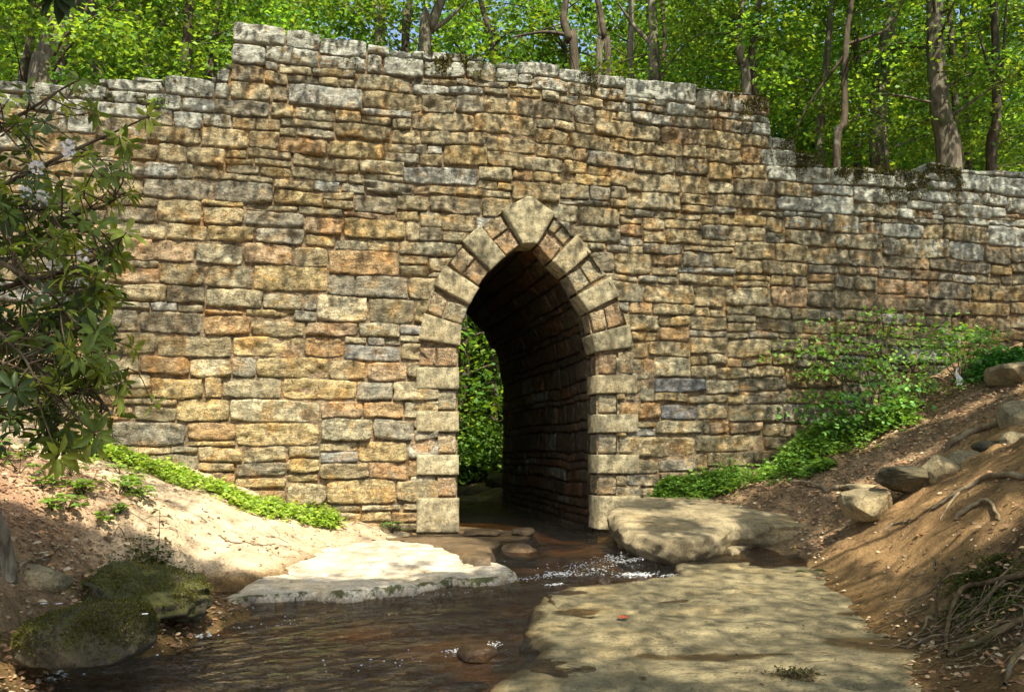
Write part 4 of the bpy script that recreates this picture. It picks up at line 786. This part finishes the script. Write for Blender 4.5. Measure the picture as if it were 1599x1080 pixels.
# ---------------------------------------------------------------- the rhododendron leaning in from the left
def build_rhodo():
    r = np.random.default_rng(21); base = at(12, 925, 6.3); base[2] = gz(base[0], base[1]) - .05
    e = empty('rhododendron', base, 'flowering rhododendron with glossy dark leaves leaning in from the left frame edge', 'shrub')
    st = MB(); lf = MB(); A = lambda L: [at(*q) for q in L]
    tr = smooth_path([base] + A([(8, 860, 6.3), (-12, 800, 6.1), (-60, 700, 5.9), (-150, 560, 5.7), (-220, 420, 5.5)]), 22); tube(st, tr, np.linspace(.062, .04, 22), 10, (1.6, 1.6, 1.6), .12)
    limbs = [[(-190, 470, 5.6), (-60, 330, 5.4), (60, 260, 5.3), (150, 215, 5.2), (235, 180, 5.2)], [(-190, 470, 5.6), (-40, 260, 5.4), (50, 170, 5.4), (122, 130, 5.4)], [(-150, 560, 5.7), (-60, 420, 5.2), (60, 360, 5.0), (150, 330, 5.0), (195, 300, 5.0)],
             [(-150, 560, 5.7), (-40, 470, 5.0), (70, 430, 4.8), (160, 400, 4.8), (200, 360, 4.9)], [(-100, 630, 5.8), (0, 520, 5.1), (90, 500, 4.9), (170, 520, 4.9)], [(-100, 630, 5.8), (0, 540, 4.9), (80, 590, 4.8), (150, 620, 4.8), (180, 650, 4.8)],
             [(-60, 700, 5.9), (0, 600, 5.2), (50, 620, 5.0), (90, 690, 4.9)], [(-190, 470, 5.6), (-80, 400, 4.7), (20, 420, 4.5), (90, 470, 4.5), (120, 560, 4.6)], [(-220, 420, 5.5), (-120, 250, 5.4), (-20, 200, 5.3), (60, 210, 5.3)],
             [(-190, 470, 5.6), (-90, 340, 5.0), (0, 320, 4.8), (70, 330, 4.8)], [(-150, 560, 5.7), (-60, 500, 4.7), (20, 540, 4.5), (60, 600, 4.5)]]
    flowers = []
    def whorl(c, axis, s, light):
        n = r.integers(6, 10); a0 = r.random() * 6.28; ax = unit(axis + r.normal(size=3) * .25); ref = unit(np.cross(ax, (0.3, .9, .1))); rf2 = np.cross(ax, ref); a = a0 + np.arange(n) * 2.4
        D = ref * np.cos(a)[:, None] + rf2 * np.sin(a)[:, None] + ax * r.uniform(-.25, .45, n)[:, None]; D[:, 2] -= r.uniform(.0, .45); U = np.broadcast_to(ax, (n, 3)) + .1 * r.normal(size=(n, 3)); L = s * r.uniform(.75, 1.15, n)
        col = (np.array((.12, .175, .028)) if r.random() < light else np.array((.05, .085, .018))) * r.uniform(.8, 1.25, (n, 1));  # sunlit and shadowed leaf tones painted in, brighter on the right sprigs
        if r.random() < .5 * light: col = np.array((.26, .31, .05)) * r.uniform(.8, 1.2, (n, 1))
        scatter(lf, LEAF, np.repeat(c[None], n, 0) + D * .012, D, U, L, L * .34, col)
    for li, L in enumerate(limbs):
        P = smooth_path(A(L), 40); P = P + .03 * np.stack([noise(P, 3, 91), noise(P, 3, 92), noise(P, 3, 93)], -1); tube(st, P, np.linspace(.022, .005, 40), 6, (.8, .7, .6))
        whorl(P[-1], P[-1] - P[-3] + (0, 0, .05), .12, .9)
        for k in range(40):
            i = int(6 + 33 * r.random() ** .85); s0 = P[i]; d = r.normal(size=3) * np.array([1, .7, .8]); d[0] += .35; d = unit(d) * r.uniform(.12, .52); t = s0 + d
            px, py, f = proj(t[None]); lim = np.interp(py[0], [80, 130, 180, 230, 330, 420, 520, 620, 690, 740], [60, 140, 265, 215, 200, 195, 185, 205, 170, 100])
            if px[0] > lim or py[0] < 95 or py[0] > 715: continue
            if py[0] < 250 and r.random() < .55: continue
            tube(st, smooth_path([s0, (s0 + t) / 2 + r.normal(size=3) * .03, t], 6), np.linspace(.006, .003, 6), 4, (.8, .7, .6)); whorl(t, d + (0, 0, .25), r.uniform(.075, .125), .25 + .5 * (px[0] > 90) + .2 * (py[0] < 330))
    # bare drooping twigs low down
    for k in range(60):
        a = at(r.uniform(-30, 150), r.uniform(480, 620), r.uniform(4.6, 5.4)); b = a + np.array([r.uniform(.0, .32), r.uniform(-.1, .2), r.uniform(-.4, -.05)]); tube(st, smooth_path([a, (a + b) / 2 + r.normal(size=3) * .06, b], 8), np.linspace(.005, .002, 8), 4, (.7, .6, .5))
        if r.random() < .5: whorl(b, b - a, r.uniform(.06, .1), .3)
    st.build('branches', M['bark_g'], e, origin=base); lf.build('leaves', M['rhodo'], e, origin=base)
    for px, py in [(105, 228), (68, 308), (130, 398), (127, 444), (98, 470), (58, 262), (85, 415), (40, 300), (140, 545), (110, 240), (62, 316)]:
        c = at(px, py, 4.75); mb = MB(); n = 26; D = unit(r.normal(size=(n, 3)) + (0, -.4, .2)); scatter(mb, LEAF, c + D * .018, D, r.normal(size=(n, 3)), .028 * r.uniform(.8, 1.2, n), .026, (.80, .76, .74)); mb.build('flower_cluster', M['petal'], e, origin=c)
    # the dark twig hanging into the top left corner, closer to the viewer
    c0 = at(20, -160, 2.3); e2 = empty('rhododendron_branch', c0, 'dark out-of-focus looking leafy twig hanging into the top left corner', 'branch'); st = MB(); lf = MB()
    P = smooth_path([c0, at(60, -60, 2.3), at(90, -8, 2.25)], 10); tube(st, P, np.linspace(.006, .003, 10), 6, (.7, .6, .5)); st.build('twig', M['bark_d'], e2, origin=c0)
    for a in (-2.7, -2.3, -1.9, -1.5, -1.0, -.6, -.2, 3.5): D = np.array([[math.cos(a), r.uniform(-.4, .4), math.sin(a)]]); scatter(lf, LEAF, P[-1][None], D, np.array([[.3 * r.normal(), -.7, .8]]), .085, .034, (.02, .035, .01))
    lf.build('leaves', M['rhodo'], e2, origin=c0)
build_rhodo()

# ---------------------------------------------------------------- low greenery
def herb_patch(name, pxs, n, size, seed, h=(.08, .22), cols=gcol, mat='herb', tmpl=LEAF, dens=None, flatn=.5):
    """many small leaves on short stems over a band of ground: nobody could count them"""
    r = np.random.default_rng(seed); mb = MB(); ng = n // 7; P = []
    poly = np.array(pxs, float)
    while len(P) < ng:
        t = r.random() * (len(poly) - 1); i = int(t); a = poly[i] * (1 - t + i) + poly[i + 1] * (t - i); ang = r.random() * 6.28; q = abs(r.normal()) * .62 * a[2]
        P.append((a[0] + math.cos(ang) * q, a[1] + math.sin(ang) * q * 1.0))
    P = np.array(P); u, w = wcoord(P[:, 0], P[:, 1]); ok = (w < -.02) & (noise(xyz(P[:, 0], P[:, 1]), 3.2, 34) + .8 * r.random(len(P)) > -.05); P = P[ok]; Z = tz(P[:, 0], P[:, 1]); hh = r.uniform(*h, len(P)) * (1 + .5 * noise(xyz(P[:, 0], P[:, 1]), 2, 33))
    for k in range(7):
        m = len(P); a = r.random(m) * 6.28; D = np.stack([np.cos(a), np.sin(a), r.uniform(-.3, .5, m)], -1); z = Z + hh * r.uniform(.35, 1, m); U = np.array([0, 0, 1]) + r.normal(size=(m, 3)) * flatn; s = size * r.uniform(.5, 1.5, m)
        scatter(mb, tmpl, np.stack([P[:, 0] + np.cos(a) * .02, P[:, 1] + np.sin(a) * .02, z], -1), D, U, s, s * .6, cols(m, r))
    return tag(mb.build(name, M[mat], smooth=False), None, None, None, 'stuff')
def gp(px, py):                                                # where the ray meets the ground
    for Y in np.arange(4, 15.5, .05):
        q = at(px, py, Y)
        if q[2] < gz(q[0], q[1]): return q
    return at(px, py, 13)
def band(L): return [(gp(a, b)[0], gp(a, b)[1], rad) for a, b, rad in L]
bright = lambda n, r: leafcols(n, r, (.22, .36, .05), (.38, .48, .09), .35)
herb_patch('ground_cover', band([(115, 700, .35), (190, 715, .30), (270, 745, .28), (350, 772, .26), (420, 795, .24), (480, 812, .18), (522, 822, .10)]), 24000, .055, 1, (.04, .15), bright)
def wband(L): return [(float(wall3(on_wall(a, 740)[0], 0, o_)[0]), float(wall3(on_wall(a, 740)[0], 0, o_)[1]), rad) for a, o_, rad in L]
herb_patch('ground_cover', wband([(1018, .22, .08), (1050, .25, .16), (1090, .32, .22), (1140, .42, .30), (1190, .60, .36), (1240, .85, .42), (1290, 1.15, .42), (1330, 1.3, .25)]), 36000, .06, 2, (.10, .38), lambda n, r: leafcols(n, r, (.12, .26, .04), (.24, .38, .07), .3))
herb_patch('ground_cover', band([(1225, 750, .18), (1290, 735, .16)]), 3500, .06, 3, (.05, .16), lambda n, r: leafcols(n, r, (.08, .18, .03), (.15, .26, .04)))
herb_patch('ground_cover', band([(1540, 590, .3), (1599, 575, .5), (1680, 560, .5)]), 14000, .06, 4, (.1, .34), lambda n, r: leafcols(n, r, (.06, .20, .04), (.10, .26, .06)))
# broad-leaved seedlings on the left bank
def seedling(name, c, h, n, L, seed, label, group=None, W=.5, col=(.10, .20, .03), lean=.1, mat='herb'):
    r = np.random.default_rng(seed); e = empty(name, c, label, 'plant', group); st = MB(); lf = MB()
    for k in range(n):
        a = r.random() * 6.28; t = np.asarray(c) + np.array([math.cos(a) * h * r.uniform(.2, .9), math.sin(a) * h * r.uniform(.2, .9), h * r.uniform(.3, 1)]); P = smooth_path([c, (np.asarray(c) + t) / 2 + (0, 0, h * .15), t], 5); tube(st, P, .0035, 4, (.9, 1.1, .6))
        m = r.integers(3, 6); aa = r.random(m) * 6.28; D = np.stack([np.cos(aa), np.sin(aa), r.uniform(-.2, .2, m)], -1); s = L * r.uniform(.7, 1.2, m); scatter(lf, LEAF, np.repeat(t[None], m, 0), D, np.array([0, 0, 1]) + .3 * r.normal(size=(m, 3)), s, s * W, np.array(col) * r.uniform(.7, 1.5, (m, 1)))
    st.build('stem', M['bark_d'], e, origin=c); lf.build('leaves', M[mat], e, origin=c); return e
rs = random.Random(8)
for i in range(26):
    px, py = (rs.gauss(150, 55), rs.gauss(765, 24)) if i < 20 else (rs.uniform(-10, 70), rs.uniform(690, 760)); c = gp(px, py); c[2] = gz(c[0], c[1]) - .01
    seedling('seedling', c, rs.uniform(.10, .22), 7, rs.uniform(.07, .11), 500 + i, 'small broad-leaved green plant growing in the sunny leaf litter of the left bank', 'small plants in the leaf litter of the left bank', .45, (.15, .25, .045))
c = gp(612, 834); seedling('fern', c, .20, 12, .09, 601, 'small green fern at the foot of the wall just left of the arch', None, .28, (.12, .24, .04))
c = gp(1075, 757); seedling('seedling', c, .22, 8, .10, 602, 'leafy plant at the lower left tip of the greenery beside the large tan rock', None, .5, (.08, .19, .03))
def sapling():
    c = gp(241, 895); r = np.random.default_rng(9); e = empty('sapling', c, 'thin little sapling with drooping leaves standing against the bright sand', 'plant'); st = MB(); lf = MB(); top = c + np.array([.02, 0, .62]); P = smooth_path([c, c + (.03, 0, .3), top], 12); tube(st, P, np.linspace(.006, .002, 12), 5, (.8, .9, .5))
    for k in range(16):
        i = 4 + k // 2; a = k * 2.4; D = np.array([[math.cos(a), math.sin(a) * .5, -.15]]); q = P[min(i, 11)]; pe = q + D[0] * .07; tube(st, [q, pe], .002, 4, (.8, .9, .5)); scatter(lf, LEAF, np.stack([pe, q + D[0] * .05]), np.concatenate([D, D + (0, 0, .3)]), np.array([[0, 0, 1.]] * 2), .085, .028, (.07, .12, .03))
    st.build('stem', M['bark_d'], e, origin=c); lf.build('leaves', M['herb'], e, origin=c)
sapling()
# tiered shrubs in front of the right wing of the wall
rg = lambda n, r: leafcols(n, r, (.11, .25, .055), (.24, .40, .08), .35)
def tier_shrub(label, base_px, tips, seed, lsize=.075, per=26, rad=.22, cols=rg, back=.0):
    r = np.random.default_rng(seed); b = gp(*base_px); b[2] = gz(b[0], b[1]) - .03; e = empty('shrub', b, label, 'shrub'); st = MB(); lf = MB()
    for (px, py, dY) in tips:
        u, z = on_wall(px, py, .25); lim = wall3(u, z, .25)[1]; Y = min(b[1] + dY, lim); t = at(px, py, Y); m = b * .5 + t * .5 + (0, 0, .12); P = smooth_path([b, m, t], 14); tube(st, P, np.linspace(.010, .003, 14), 5, (1, 1, 1))
        for j in range(5): s = P[int(7 + 6 * r.random())] + r.normal(size=3) * np.array([.22, .14, .045]); u2, w2 = wcoord(s[0], s[1]); s[1] -= max(0, w2 + .2); spray(lf, s, rad * r.uniform(.7, 1.3), per, lsize, r, .10, tmpl=LEAF, cols=cols, droop=.1)
    st.build('stem', M['bark_d'], e, origin=b); lf.build('leaves', M['herb'], e, origin=b, smooth=False); return e
tier_shrub('wide shrub with flat tiers of leaves against the right wing of the wall', (1370, 660), [(1215, 545, .4), (1250, 530, .3), (1290, 535, .2), (1330, 520, .2), (1270, 560, .1), (1380, 520, .1), (1420, 535, 0), (1340, 555, -.1), (1240, 535, .5), (1400, 560, 0)], 71, per=13, rad=.30)
tier_shrub('tall thin shrub whose sprays reach highest against the right wing', (1400, 640), [(1260, 485, .8), (1300, 490, .7), (1345, 478, .7), (1370, 462, .8), (1400, 490, .6), (1440, 498, .5), (1480, 485, .5), (1510, 480, .4), (1540, 490, .3), (1350, 500, .5), (1460, 520, .3)], 72, per=10, rad=.26)
tier_shrub('leafy dark shrub low on the right bank in front of the tiered one', (1345, 690), [(1260, 600, 0), (1290, 620, -.1), (1330, 610, -.1), (1370, 600, -.1), (1400, 620, -.1), (1350, 640, -.2), (1300, 645, -.2), (1380, 585, 0), (1250, 640, .1), (1280, 660, 0)], 73, lsize=.085, per=14, rad=.27, cols=lambda n, r: leafcols(n, r, (.08, .20, .05), (.16, .31, .06), .35))
tier_shrub('shrub at the right frame edge with broad leaves in front of the wall', (1500, 600), [(1470, 545, 0), (1510, 530, 0), (1550, 540, 0), (1530, 505, .1), (1560, 500, .1), (1490, 510, .2), (1450, 560, -.1), (1585, 545, 0)], 74, lsize=.08, per=13, rad=.28)
tier_shrub('small pale shrub in the leaf litter left of the white tag', (1440, 640), [(1420, 585, 0), (1440, 570, 0), (1460, 590, 0), (1410, 600, 0)], 75, lsize=.06, per=14)
# white tag
c = gp(1484, 612); c[1] -= .25; c[2] = gz(c[0], c[1]); e = empty('white_tag', c, 'small white strip hanging on a thin stake in the greenery at the right', 'marker'); s_ = MB(); tube(s_, [c, c + (0, 0, .42)], .004, 6, (.6, .6, .5)); s_.build('stake', M['bark_g'], e, origin=c)
t_ = MB(); gx, gy = np.meshgrid(np.linspace(-.05, .05, 6), np.linspace(0, .27, 12), indexing='ij'); V = np.stack([gx * (1 - .6 * gy / .27) + .02 * np.sin(gy * 22), -.012 + .018 * np.sin(gy * 30 + gx * 40), .12 + gy], -1) + c
t_.add(V.reshape(-1, 3), gridq(6, 12), None, (.85, .85, .83)); t_.add((V + (0, .003, 0)).reshape(-1, 3), gridq(6, 12), None, (.9, .9, .88)); t_.build('strip', M['foam'], e, origin=c)

# ---------------------------------------------------------------- leaf litter, pebbles, roots
def ground_pts(n, r, fn):
    X = r.uniform(-9, 10, n * 6); Y = r.uniform(4.2, 14.5, n * 6); Z = tz(X, Y); u, w = wcoord(X, Y); k = (r.random(n * 6) < fn(X, Y, Z)) & (w < -.03) & (Z > wz(Y) + .02); return np.stack([X, Y, Z], -1)[k][:n]
def litter():
    r = np.random.default_rng(31)
    def dens(X, Y, Z):
        left = (X < -1.2) * (sstep(8.6, 7.6, Y) + .12 + .8 * sstep(-3.3, -4.4, X) * sstep(9.8, 8.8, Y)); right = (X > 1.2) * (.10 + sstep(9.8, 11.0, Y - .35 * (X - 4)) * .9 + .45 * sstep(7.4, 6.4, Y)); return np.clip(left + right, 0, 1)
    P = ground_pts(30000, r, dens); n = len(P); N = tn(P[:, 0], P[:, 1]); a = r.random(n) * 6.28; D = np.stack([np.cos(a), np.sin(a), r.uniform(-.1, .35, n)], -1); s = r.uniform(.018, .07, n)
    pal = np.array([(.30, .19, .10), (.22, .12, .06), (.40, .28, .16), (.14, .08, .045), (.33, .17, .08), (.48, .38, .24)]); c = pal[r.integers(0, 6, n)] * r.uniform(.7, 1.15, (n, 1))
    mb = MB(); scatter(mb, LEAF, P + N * .012, D, N + .45 * r.normal(size=(n, 3)), s, s * .55, c); tag(mb.build('leaf_litter', M['dry'], smooth=False), None, None, None, 'stuff')
    P = ground_pts(1500, r, lambda X, Y, Z: .5 * (np.abs(X) > 1) + 0 * X); v, f = ico(2); n = len(P); s = r.uniform(.006, .024, n); V = v[None] * s[:, None, None] * np.array([1, 1, .6]) * (1 + .15 * r.normal(size=(n, len(v), 1))) + P[:, None]; F_ = (f[None] + (np.arange(n) * len(v))[:, None, None]).reshape(-1, 3)
    mb = MB(); mb.add(V.reshape(-1, 3), None, F_, np.repeat(np.array([.34, .26, .16]) * r.uniform(.5, 1.3, (n, 1)), len(v), 0)); tag(mb.build('pebbles', M['dry']), None, None, None, 'stuff')
    mb = MB(); P = ground_pts(520, r, lambda X, Y, Z: .5 + 0 * X)
    for p in P:
        a = r.random() * 6.28; L = r.uniform(.05, .38); q = p + np.array([math.cos(a), math.sin(a), 0]) * L; m = (p + q) / 2 + r.normal(size=3) * .03; pts = np.array([p, m, q]); pts[:, 2] = tz(pts[:, 0], pts[:, 1]) + .008; tube(mb, smooth_path(pts, 5), np.linspace(1, .5, 5) * r.uniform(.002, .006), 5, np.array([.8, .75, .7]) * r.uniform(.5, 1.3))
    tag(mb.build('twigs', M['root']), None, None, None, 'stuff')
    # fallen white blossoms on the left bank
    pts = [(80, 903), (105, 910), (66, 877), (40, 885), (92, 946), (68, 946), (228, 960), (50, 975), (15, 910), (60, 835), (120, 860)]; mb = MB()
    for a, b in pts:
        c = gp(a, b); 
        if (a, b) == (228, 960): c = at(226, 962, 5.7)
        if (a, b) in ((92, 946), (68, 946)): c = at(a, b, 5.62)
        n = 5; an = np.arange(n) * 1.2566 + r.random(); D = np.stack([np.cos(an), np.sin(an), .35 + 0 * an], -1); scatter(mb, LEAF, np.repeat(c[None], n, 0) + (0, 0, .012), D, np.array([[0, 0, 1.]] * n), .028, .022, (.85, .83, .80))
    tag(mb.build('fallen_petals', M['petal'], smooth=False), None, None, None, 'stuff')
litter()
def root(label, px, rad, group=None, lift=.01, name='tree_root', branch=()):
    P = np.array([gp(a, b) for a, b in px]); P = smooth_path(P, 34); P[:, 2] = tz(P[:, 0], P[:, 1]) + lift + rad * .25; P[0, 2] -= rad * 2; P[-1, 2] -= rad * 2; P += .5 * rad * np.stack([noise(P, 4, 1), noise(P, 4, 2), noise(P, 5, 3)], -1)
    mb = MB(); tube(mb, P, rad * (1.0 - .55 * np.linspace(0, 1, 34)), 9, (1, 1, 1), .18)
    for b in branch: Q_ = np.array([gp(*q) for q in b]); Q_ = smooth_path(Q_, 16); Q_[:, 2] = tz(Q_[:, 0], Q_[:, 1]) + lift; Q_[-1, 2] -= rad; tube(mb, Q_, np.linspace(rad * .55, rad * .2, 16), 7, (1, 1, 1), .15)
    return tag(mb.build(name, M['root']), label, 'root', group)
root('long thick pale root running down the right bank from the frame edge', [(1640, 745), (1595, 750), (1540, 752), (1500, 772), (1470, 790), (1452, 800)], .030, lift=.02, branch=[[(1500, 772), (1480, 795), (1468, 812)]])
root('arched root poking out of the bare dirt of the right bank', [(1495, 815), (1515, 798), (1535, 792), (1552, 800), (1560, 812)], .024, lift=.03)
root('root running left from behind the lowest boulder into the leaf litter', [(1335, 772), (1300, 766), (1270, 760), (1235, 758)], .04, lift=.03)
root('thin root lying across the middle of the right bank', [(1480, 700), (1540, 670), (1600, 655), (1650, 650)], .05, lift=.02)
root('buried root showing low in the dirt left of the arched one', [(1380, 830), (1400, 820), (1425, 814)], .018)
root('thin curved stick lying on the sunlit sand left of the arch', [(340, 840), (365, 852), (400, 852), (430, 850)], .008, name='stick')
root('short twig on the sunlit sand above the curved stick', [(415, 838), (435, 842), (450, 850)], .007, name='stick')
root('branched root in the shaded leaf litter of the left bank', [(30, 890), (60, 880), (88, 860), (95, 850)], .014, branch=[[(95, 852), (110, 870), (118, 885)]])
def root_mass():
    r = np.random.default_rng(55); mb = MB()
    for k in range(85):
        a = (r.uniform(1450, 1640), r.uniform(875, 1010)); s = gp(*a); L = r.uniform(.25, 1.0); ang = r.uniform(2.6, 4.6); pts = [s]
        d = np.array([math.cos(ang), math.sin(ang)])
        for j in range(5): d = d + r.normal(size=2) * .45; d /= np.linalg.norm(d); q = pts[-1].copy(); q[:2] += d * L / 5; q[2] = gz(q[0], q[1]) + r.uniform(.0, .07); pts.append(q)
        rad = r.choice([.004, .006, .009, .016], p=[.4, .3, .2, .1]); tube(mb, smooth_path(pts, 16), np.linspace(rad, rad * .4, 16), 6, np.array([1, .95, .85]) * r.uniform(.25, .9), .1)
    for px in [[(1640, 900), (1560, 915), (1500, 935), (1480, 990), (1478, 1030)], [(1640, 960), (1560, 1000), (1500, 1028), (1480, 1040)], [(1640, 1020), (1590, 1040), (1570, 1085)]]:
        P = smooth_path(np.array([gp(*q) for q in px]), 30); P[:, 2] = tz(P[:, 0], P[:, 1]) + .05; tube(mb, P, np.linspace(.026, .013, 30), 8, (.42, .38, .30), .2)
    tag(mb.build('root_tangle', M['root']), None, None, None, 'stuff')
root_mass()
mossy = lambda n, r: np.array([.05, .065, .012]) * r.uniform(.5, 1.8, (n, 1))
herb_patch('moss', band([(1500, 905, .30), (1570, 900, .35), (1560, 960, .3), (1500, 950, .12)]), 12000, .022, 6, (.005, .03), mossy)
herb_patch('moss', band([(225, 885, .35), (270, 905, .2), (180, 880, .3)]), 9000, .022, 7, (.0, .03), mossy)

# ---------------------------------------------------------------- white water
def foam():
    r = np.random.default_rng(91); mb = MB(); v, f = ico(2)
    def put(px, py, rx, ry, n, s):
        c = at_z(px, py, -.2); c = at_z(px, py, float(wz(c[1]))); X = c[0] + r.normal(size=n) * rx; Y = c[1] + r.normal(size=n) * ry + (X - c[0]) * .35; ss = s * r.uniform(.4, 1.3, n); P = np.stack([X, Y, wz(Y) + .012 + .02 * r.random(n)], -1)
        V = v[None] * ss[:, None, None] * np.array([1.5, 1.0, .6]) * (1 + .3 * r.normal(size=(n, len(v), 1))) + P[:, None]; mb.add(V.reshape(-1, 3), None, (f[None] + (np.arange(n) * len(v))[:, None, None]).reshape(-1, 3), (.8, .8, .76))
    put(262, 1005, .14, .05, 200, .008); put(235, 1020, .10, .05, 120, .008); put(180, 1035, .12, .04, 50, .006); put(20, 1068, .14, .05, 150, .009); put(70, 1072, .1, .03, 60, .007); put(712, 1024, .06, .02, 60, .004); put(770, 1015, .03, .05, 40, .003)
    put(985, 886, .12, .05, 150, .006); put(930, 872, .3, .10, 160, .004); put(890, 888, .25, .06, 90, .004); put(980, 868, .2, .06, 110, .005); put(820, 905, .2, .03, 50, .004); put(640, 935, .5, .05, 60, .003); put(420, 980, .6, .10, 60, .003); put(1000, 893, .1, .05, 50, .008); put(910, 878, .2, .09, 110, .006); put(868, 885, .12, .04, 60, .006); put(960, 865, .12, .12, 60, .005); put(865, 915, .06, .02, 50, .004); put(1040, 895, .06, .02, 50, .004); put(345, 960, .15, .03, 30, .005); put(600, 1040, .3, .1, 20, .004)
    tag(mb.build('white_water', M['foam']), None, None, None, 'stuff')
foam()
def moss_on(o, n, seed, size=.016):
    r = np.random.default_rng(seed); me = o.data; m = len(me.vertices); co = np.empty(m * 3); me.vertices.foreach_get('co', co); co = co.reshape(-1, 3); nn = unit(co * np.array([1, 1, 2.0])); W = co + np.array(o.location)
    k = np.where((nn[:, 2] > -.1) & (fbm(W, 3.0, 3, seed) + .7 * nn[:, 2] > -.1))[0]; k = k[r.integers(0, len(k), n)]; P = W[k] + r.normal(size=(n, 3)) * .008; D = nn[k] + .9 * r.normal(size=(n, 3)); s = size * r.uniform(.5, 1.5, n)
    mb = MB(); scatter(mb, KITE, P, D, r.normal(size=(n, 3)), s, s * .6, np.array([.105, .10, .018]) * r.uniform(.3, 1.4, (n, 1)) * (1 + .5 * noise(P, 5, 3)[:, None])); mb.build('moss', M['herb'], o, smooth=False, origin=np.array(o.location))
for o in list(sc.objects):
    if o.name.startswith('mossy_'): moss_on(o, 15000, len(o.name), .013)
def wall_moss():
    r = np.random.default_rng(17); n = 60000; u = r.uniform(-8.5, 10.5, n); d = np.abs(r.normal(size=n)) * .30 - .02; z = ztop(u) - d; m = (fbm(xyz(u * .8, z), 1.3, 3, 77) + .5 * noise(xyz(u, z), 7, 78) - d * .9 + .18 * (u > 4.2)) > .22; u, z = u[m][:15000], z[m][:15000]; n = len(u)
    P = wall3(u, z, r.uniform(-.01, .035, n)); D = unit(WN + .9 * r.normal(size=(n, 3)) + (0, 0, .2)); s = .028 * r.uniform(.5, 1.5, n); mb = MB(); scatter(mb, KITE, P, D, r.normal(size=(n, 3)), s, s * .6, np.array([.085, .08, .014]) * r.uniform(.3, 1.3, (n, 1))); mb.build('moss', M['herb'], bridge, smooth=False, origin=W0)
    for i, (px, py, lab) in enumerate([(248, 172, 'little plant rooted in the left wing of the wall below the parapet step'), (232, 186, 'lower one of two little plants rooted in the left wing of the wall'), (1448, 300, 'tiny fern in the joints of the right wing under its raised coping stone'), (1215, 372, 'tiny fern growing from the right wing just below the parapet step')]):
        q = wall3(*on_wall(px, py), .02); seedling('wall_plant', q, .16 if i < 2 else .09, 8 if i < 2 else 5, .07 if i < 2 else .045, 700 + i, lab, None, .4, (.13, .24, .045))
wall_moss()
# small things lying on the bedrock
def on_slab(px, py): c = at_z(px, py, -.25); c = at_z(px, py, fz(c[0], c[1]) + .012); return c
for px, py, col, lab in [(967, 966, (.45, .08, .03), 'small red fallen leaf on the bedrock slab'), (1240, 856, (.75, .5, .03), 'small yellow fallen leaf on the dirt behind the bedrock slab')]:
    c = on_slab(px, py) if py > 900 else gp(px, py); mb = MB(); scatter(mb, LEAF, c[None] + (0, 0, .01), np.array([[1, .2, .15]]), np.array([[.1, -.2, 1.]]), .09, .06, col); scatter(mb, LEAF, c[None] + (.0, 0, .014), np.array([[.3, 1, .1]]), np.array([[.1, -.2, 1.]]), .06, .04, col); tag(mb.build('fallen_leaf', M['dry'], origin=c), lab, 'leaf')
def slab_bits():
    r = np.random.default_rng(23); mb = MB(); n = 130; C = np.array([on_slab(r.uniform(850, 1400), r.uniform(905, 1075)) for _ in range(n)]); a = r.random(n) * 6.28; D = np.stack([np.cos(a), np.sin(a), .1 * r.random(n)], -1); s = r.uniform(.012, .05, n)
    scatter(mb, LEAF, C, D, np.array([0, 0, 1]) + .3 * r.normal(size=(n, 3)), s, s * r.uniform(.15, .6, n), np.array([(.10, .07, .03), (.05, .035, .02), (.30, .2, .1), (.06, .07, .02)])[r.integers(0, 4, n)])
    for k in range(26):
        c = on_slab(r.uniform(860, 1400), r.uniform(910, 1075)); a = r.normal() * .7; L = r.uniform(.05, .22); q = c + np.array([math.cos(a), math.sin(a), 0]) * L; tube(mb, smooth_path([c, (c + q) / 2 + r.normal(size=3) * (.02, .02, 0), q], 5), .0022, 4, (.12, .09, .05))
    tag(mb.build('rock_debris', M['dry'], smooth=False), None, None, None, 'stuff')
slab_bits()
c = on_slab(1240, 1052); mb = MB(); r_ = np.random.default_rng(4); n = 260; scatter(mb, LEAF, c + r_.normal(size=(n, 3)) * (.07, .05, .008) + (0, 0, .01), r_.normal(size=(n, 3)), r_.normal(size=(n, 3)), .035, .012, np.array([.05, .045, .015]) * r_.uniform(.4, 1.6, (n, 1))); tag(mb.build('plant_debris', M['dry'], origin=c), 'dark clump of wet plant debris on the bedrock slab near the bottom edge', 'debris')
for i, (px, py) in enumerate([(1268, 893), (1240, 895)]): c = on_slab(px, py); mb = MB(); scatter(mb, LEAF, c[None] + (0, 0, .01), np.array([[1, -.3 + .5 * i, .1]]), np.array([[0, -.3, 1.]]), .17, .06, (.035, .05, .015)); tag(mb.build('fallen_leaf', M['rhodo'], origin=c), ['right one of two dark green fallen leaves on the back edge of the bedrock slab', 'left one of two dark green fallen leaves on the back edge of the bedrock slab'][i], 'leaf')
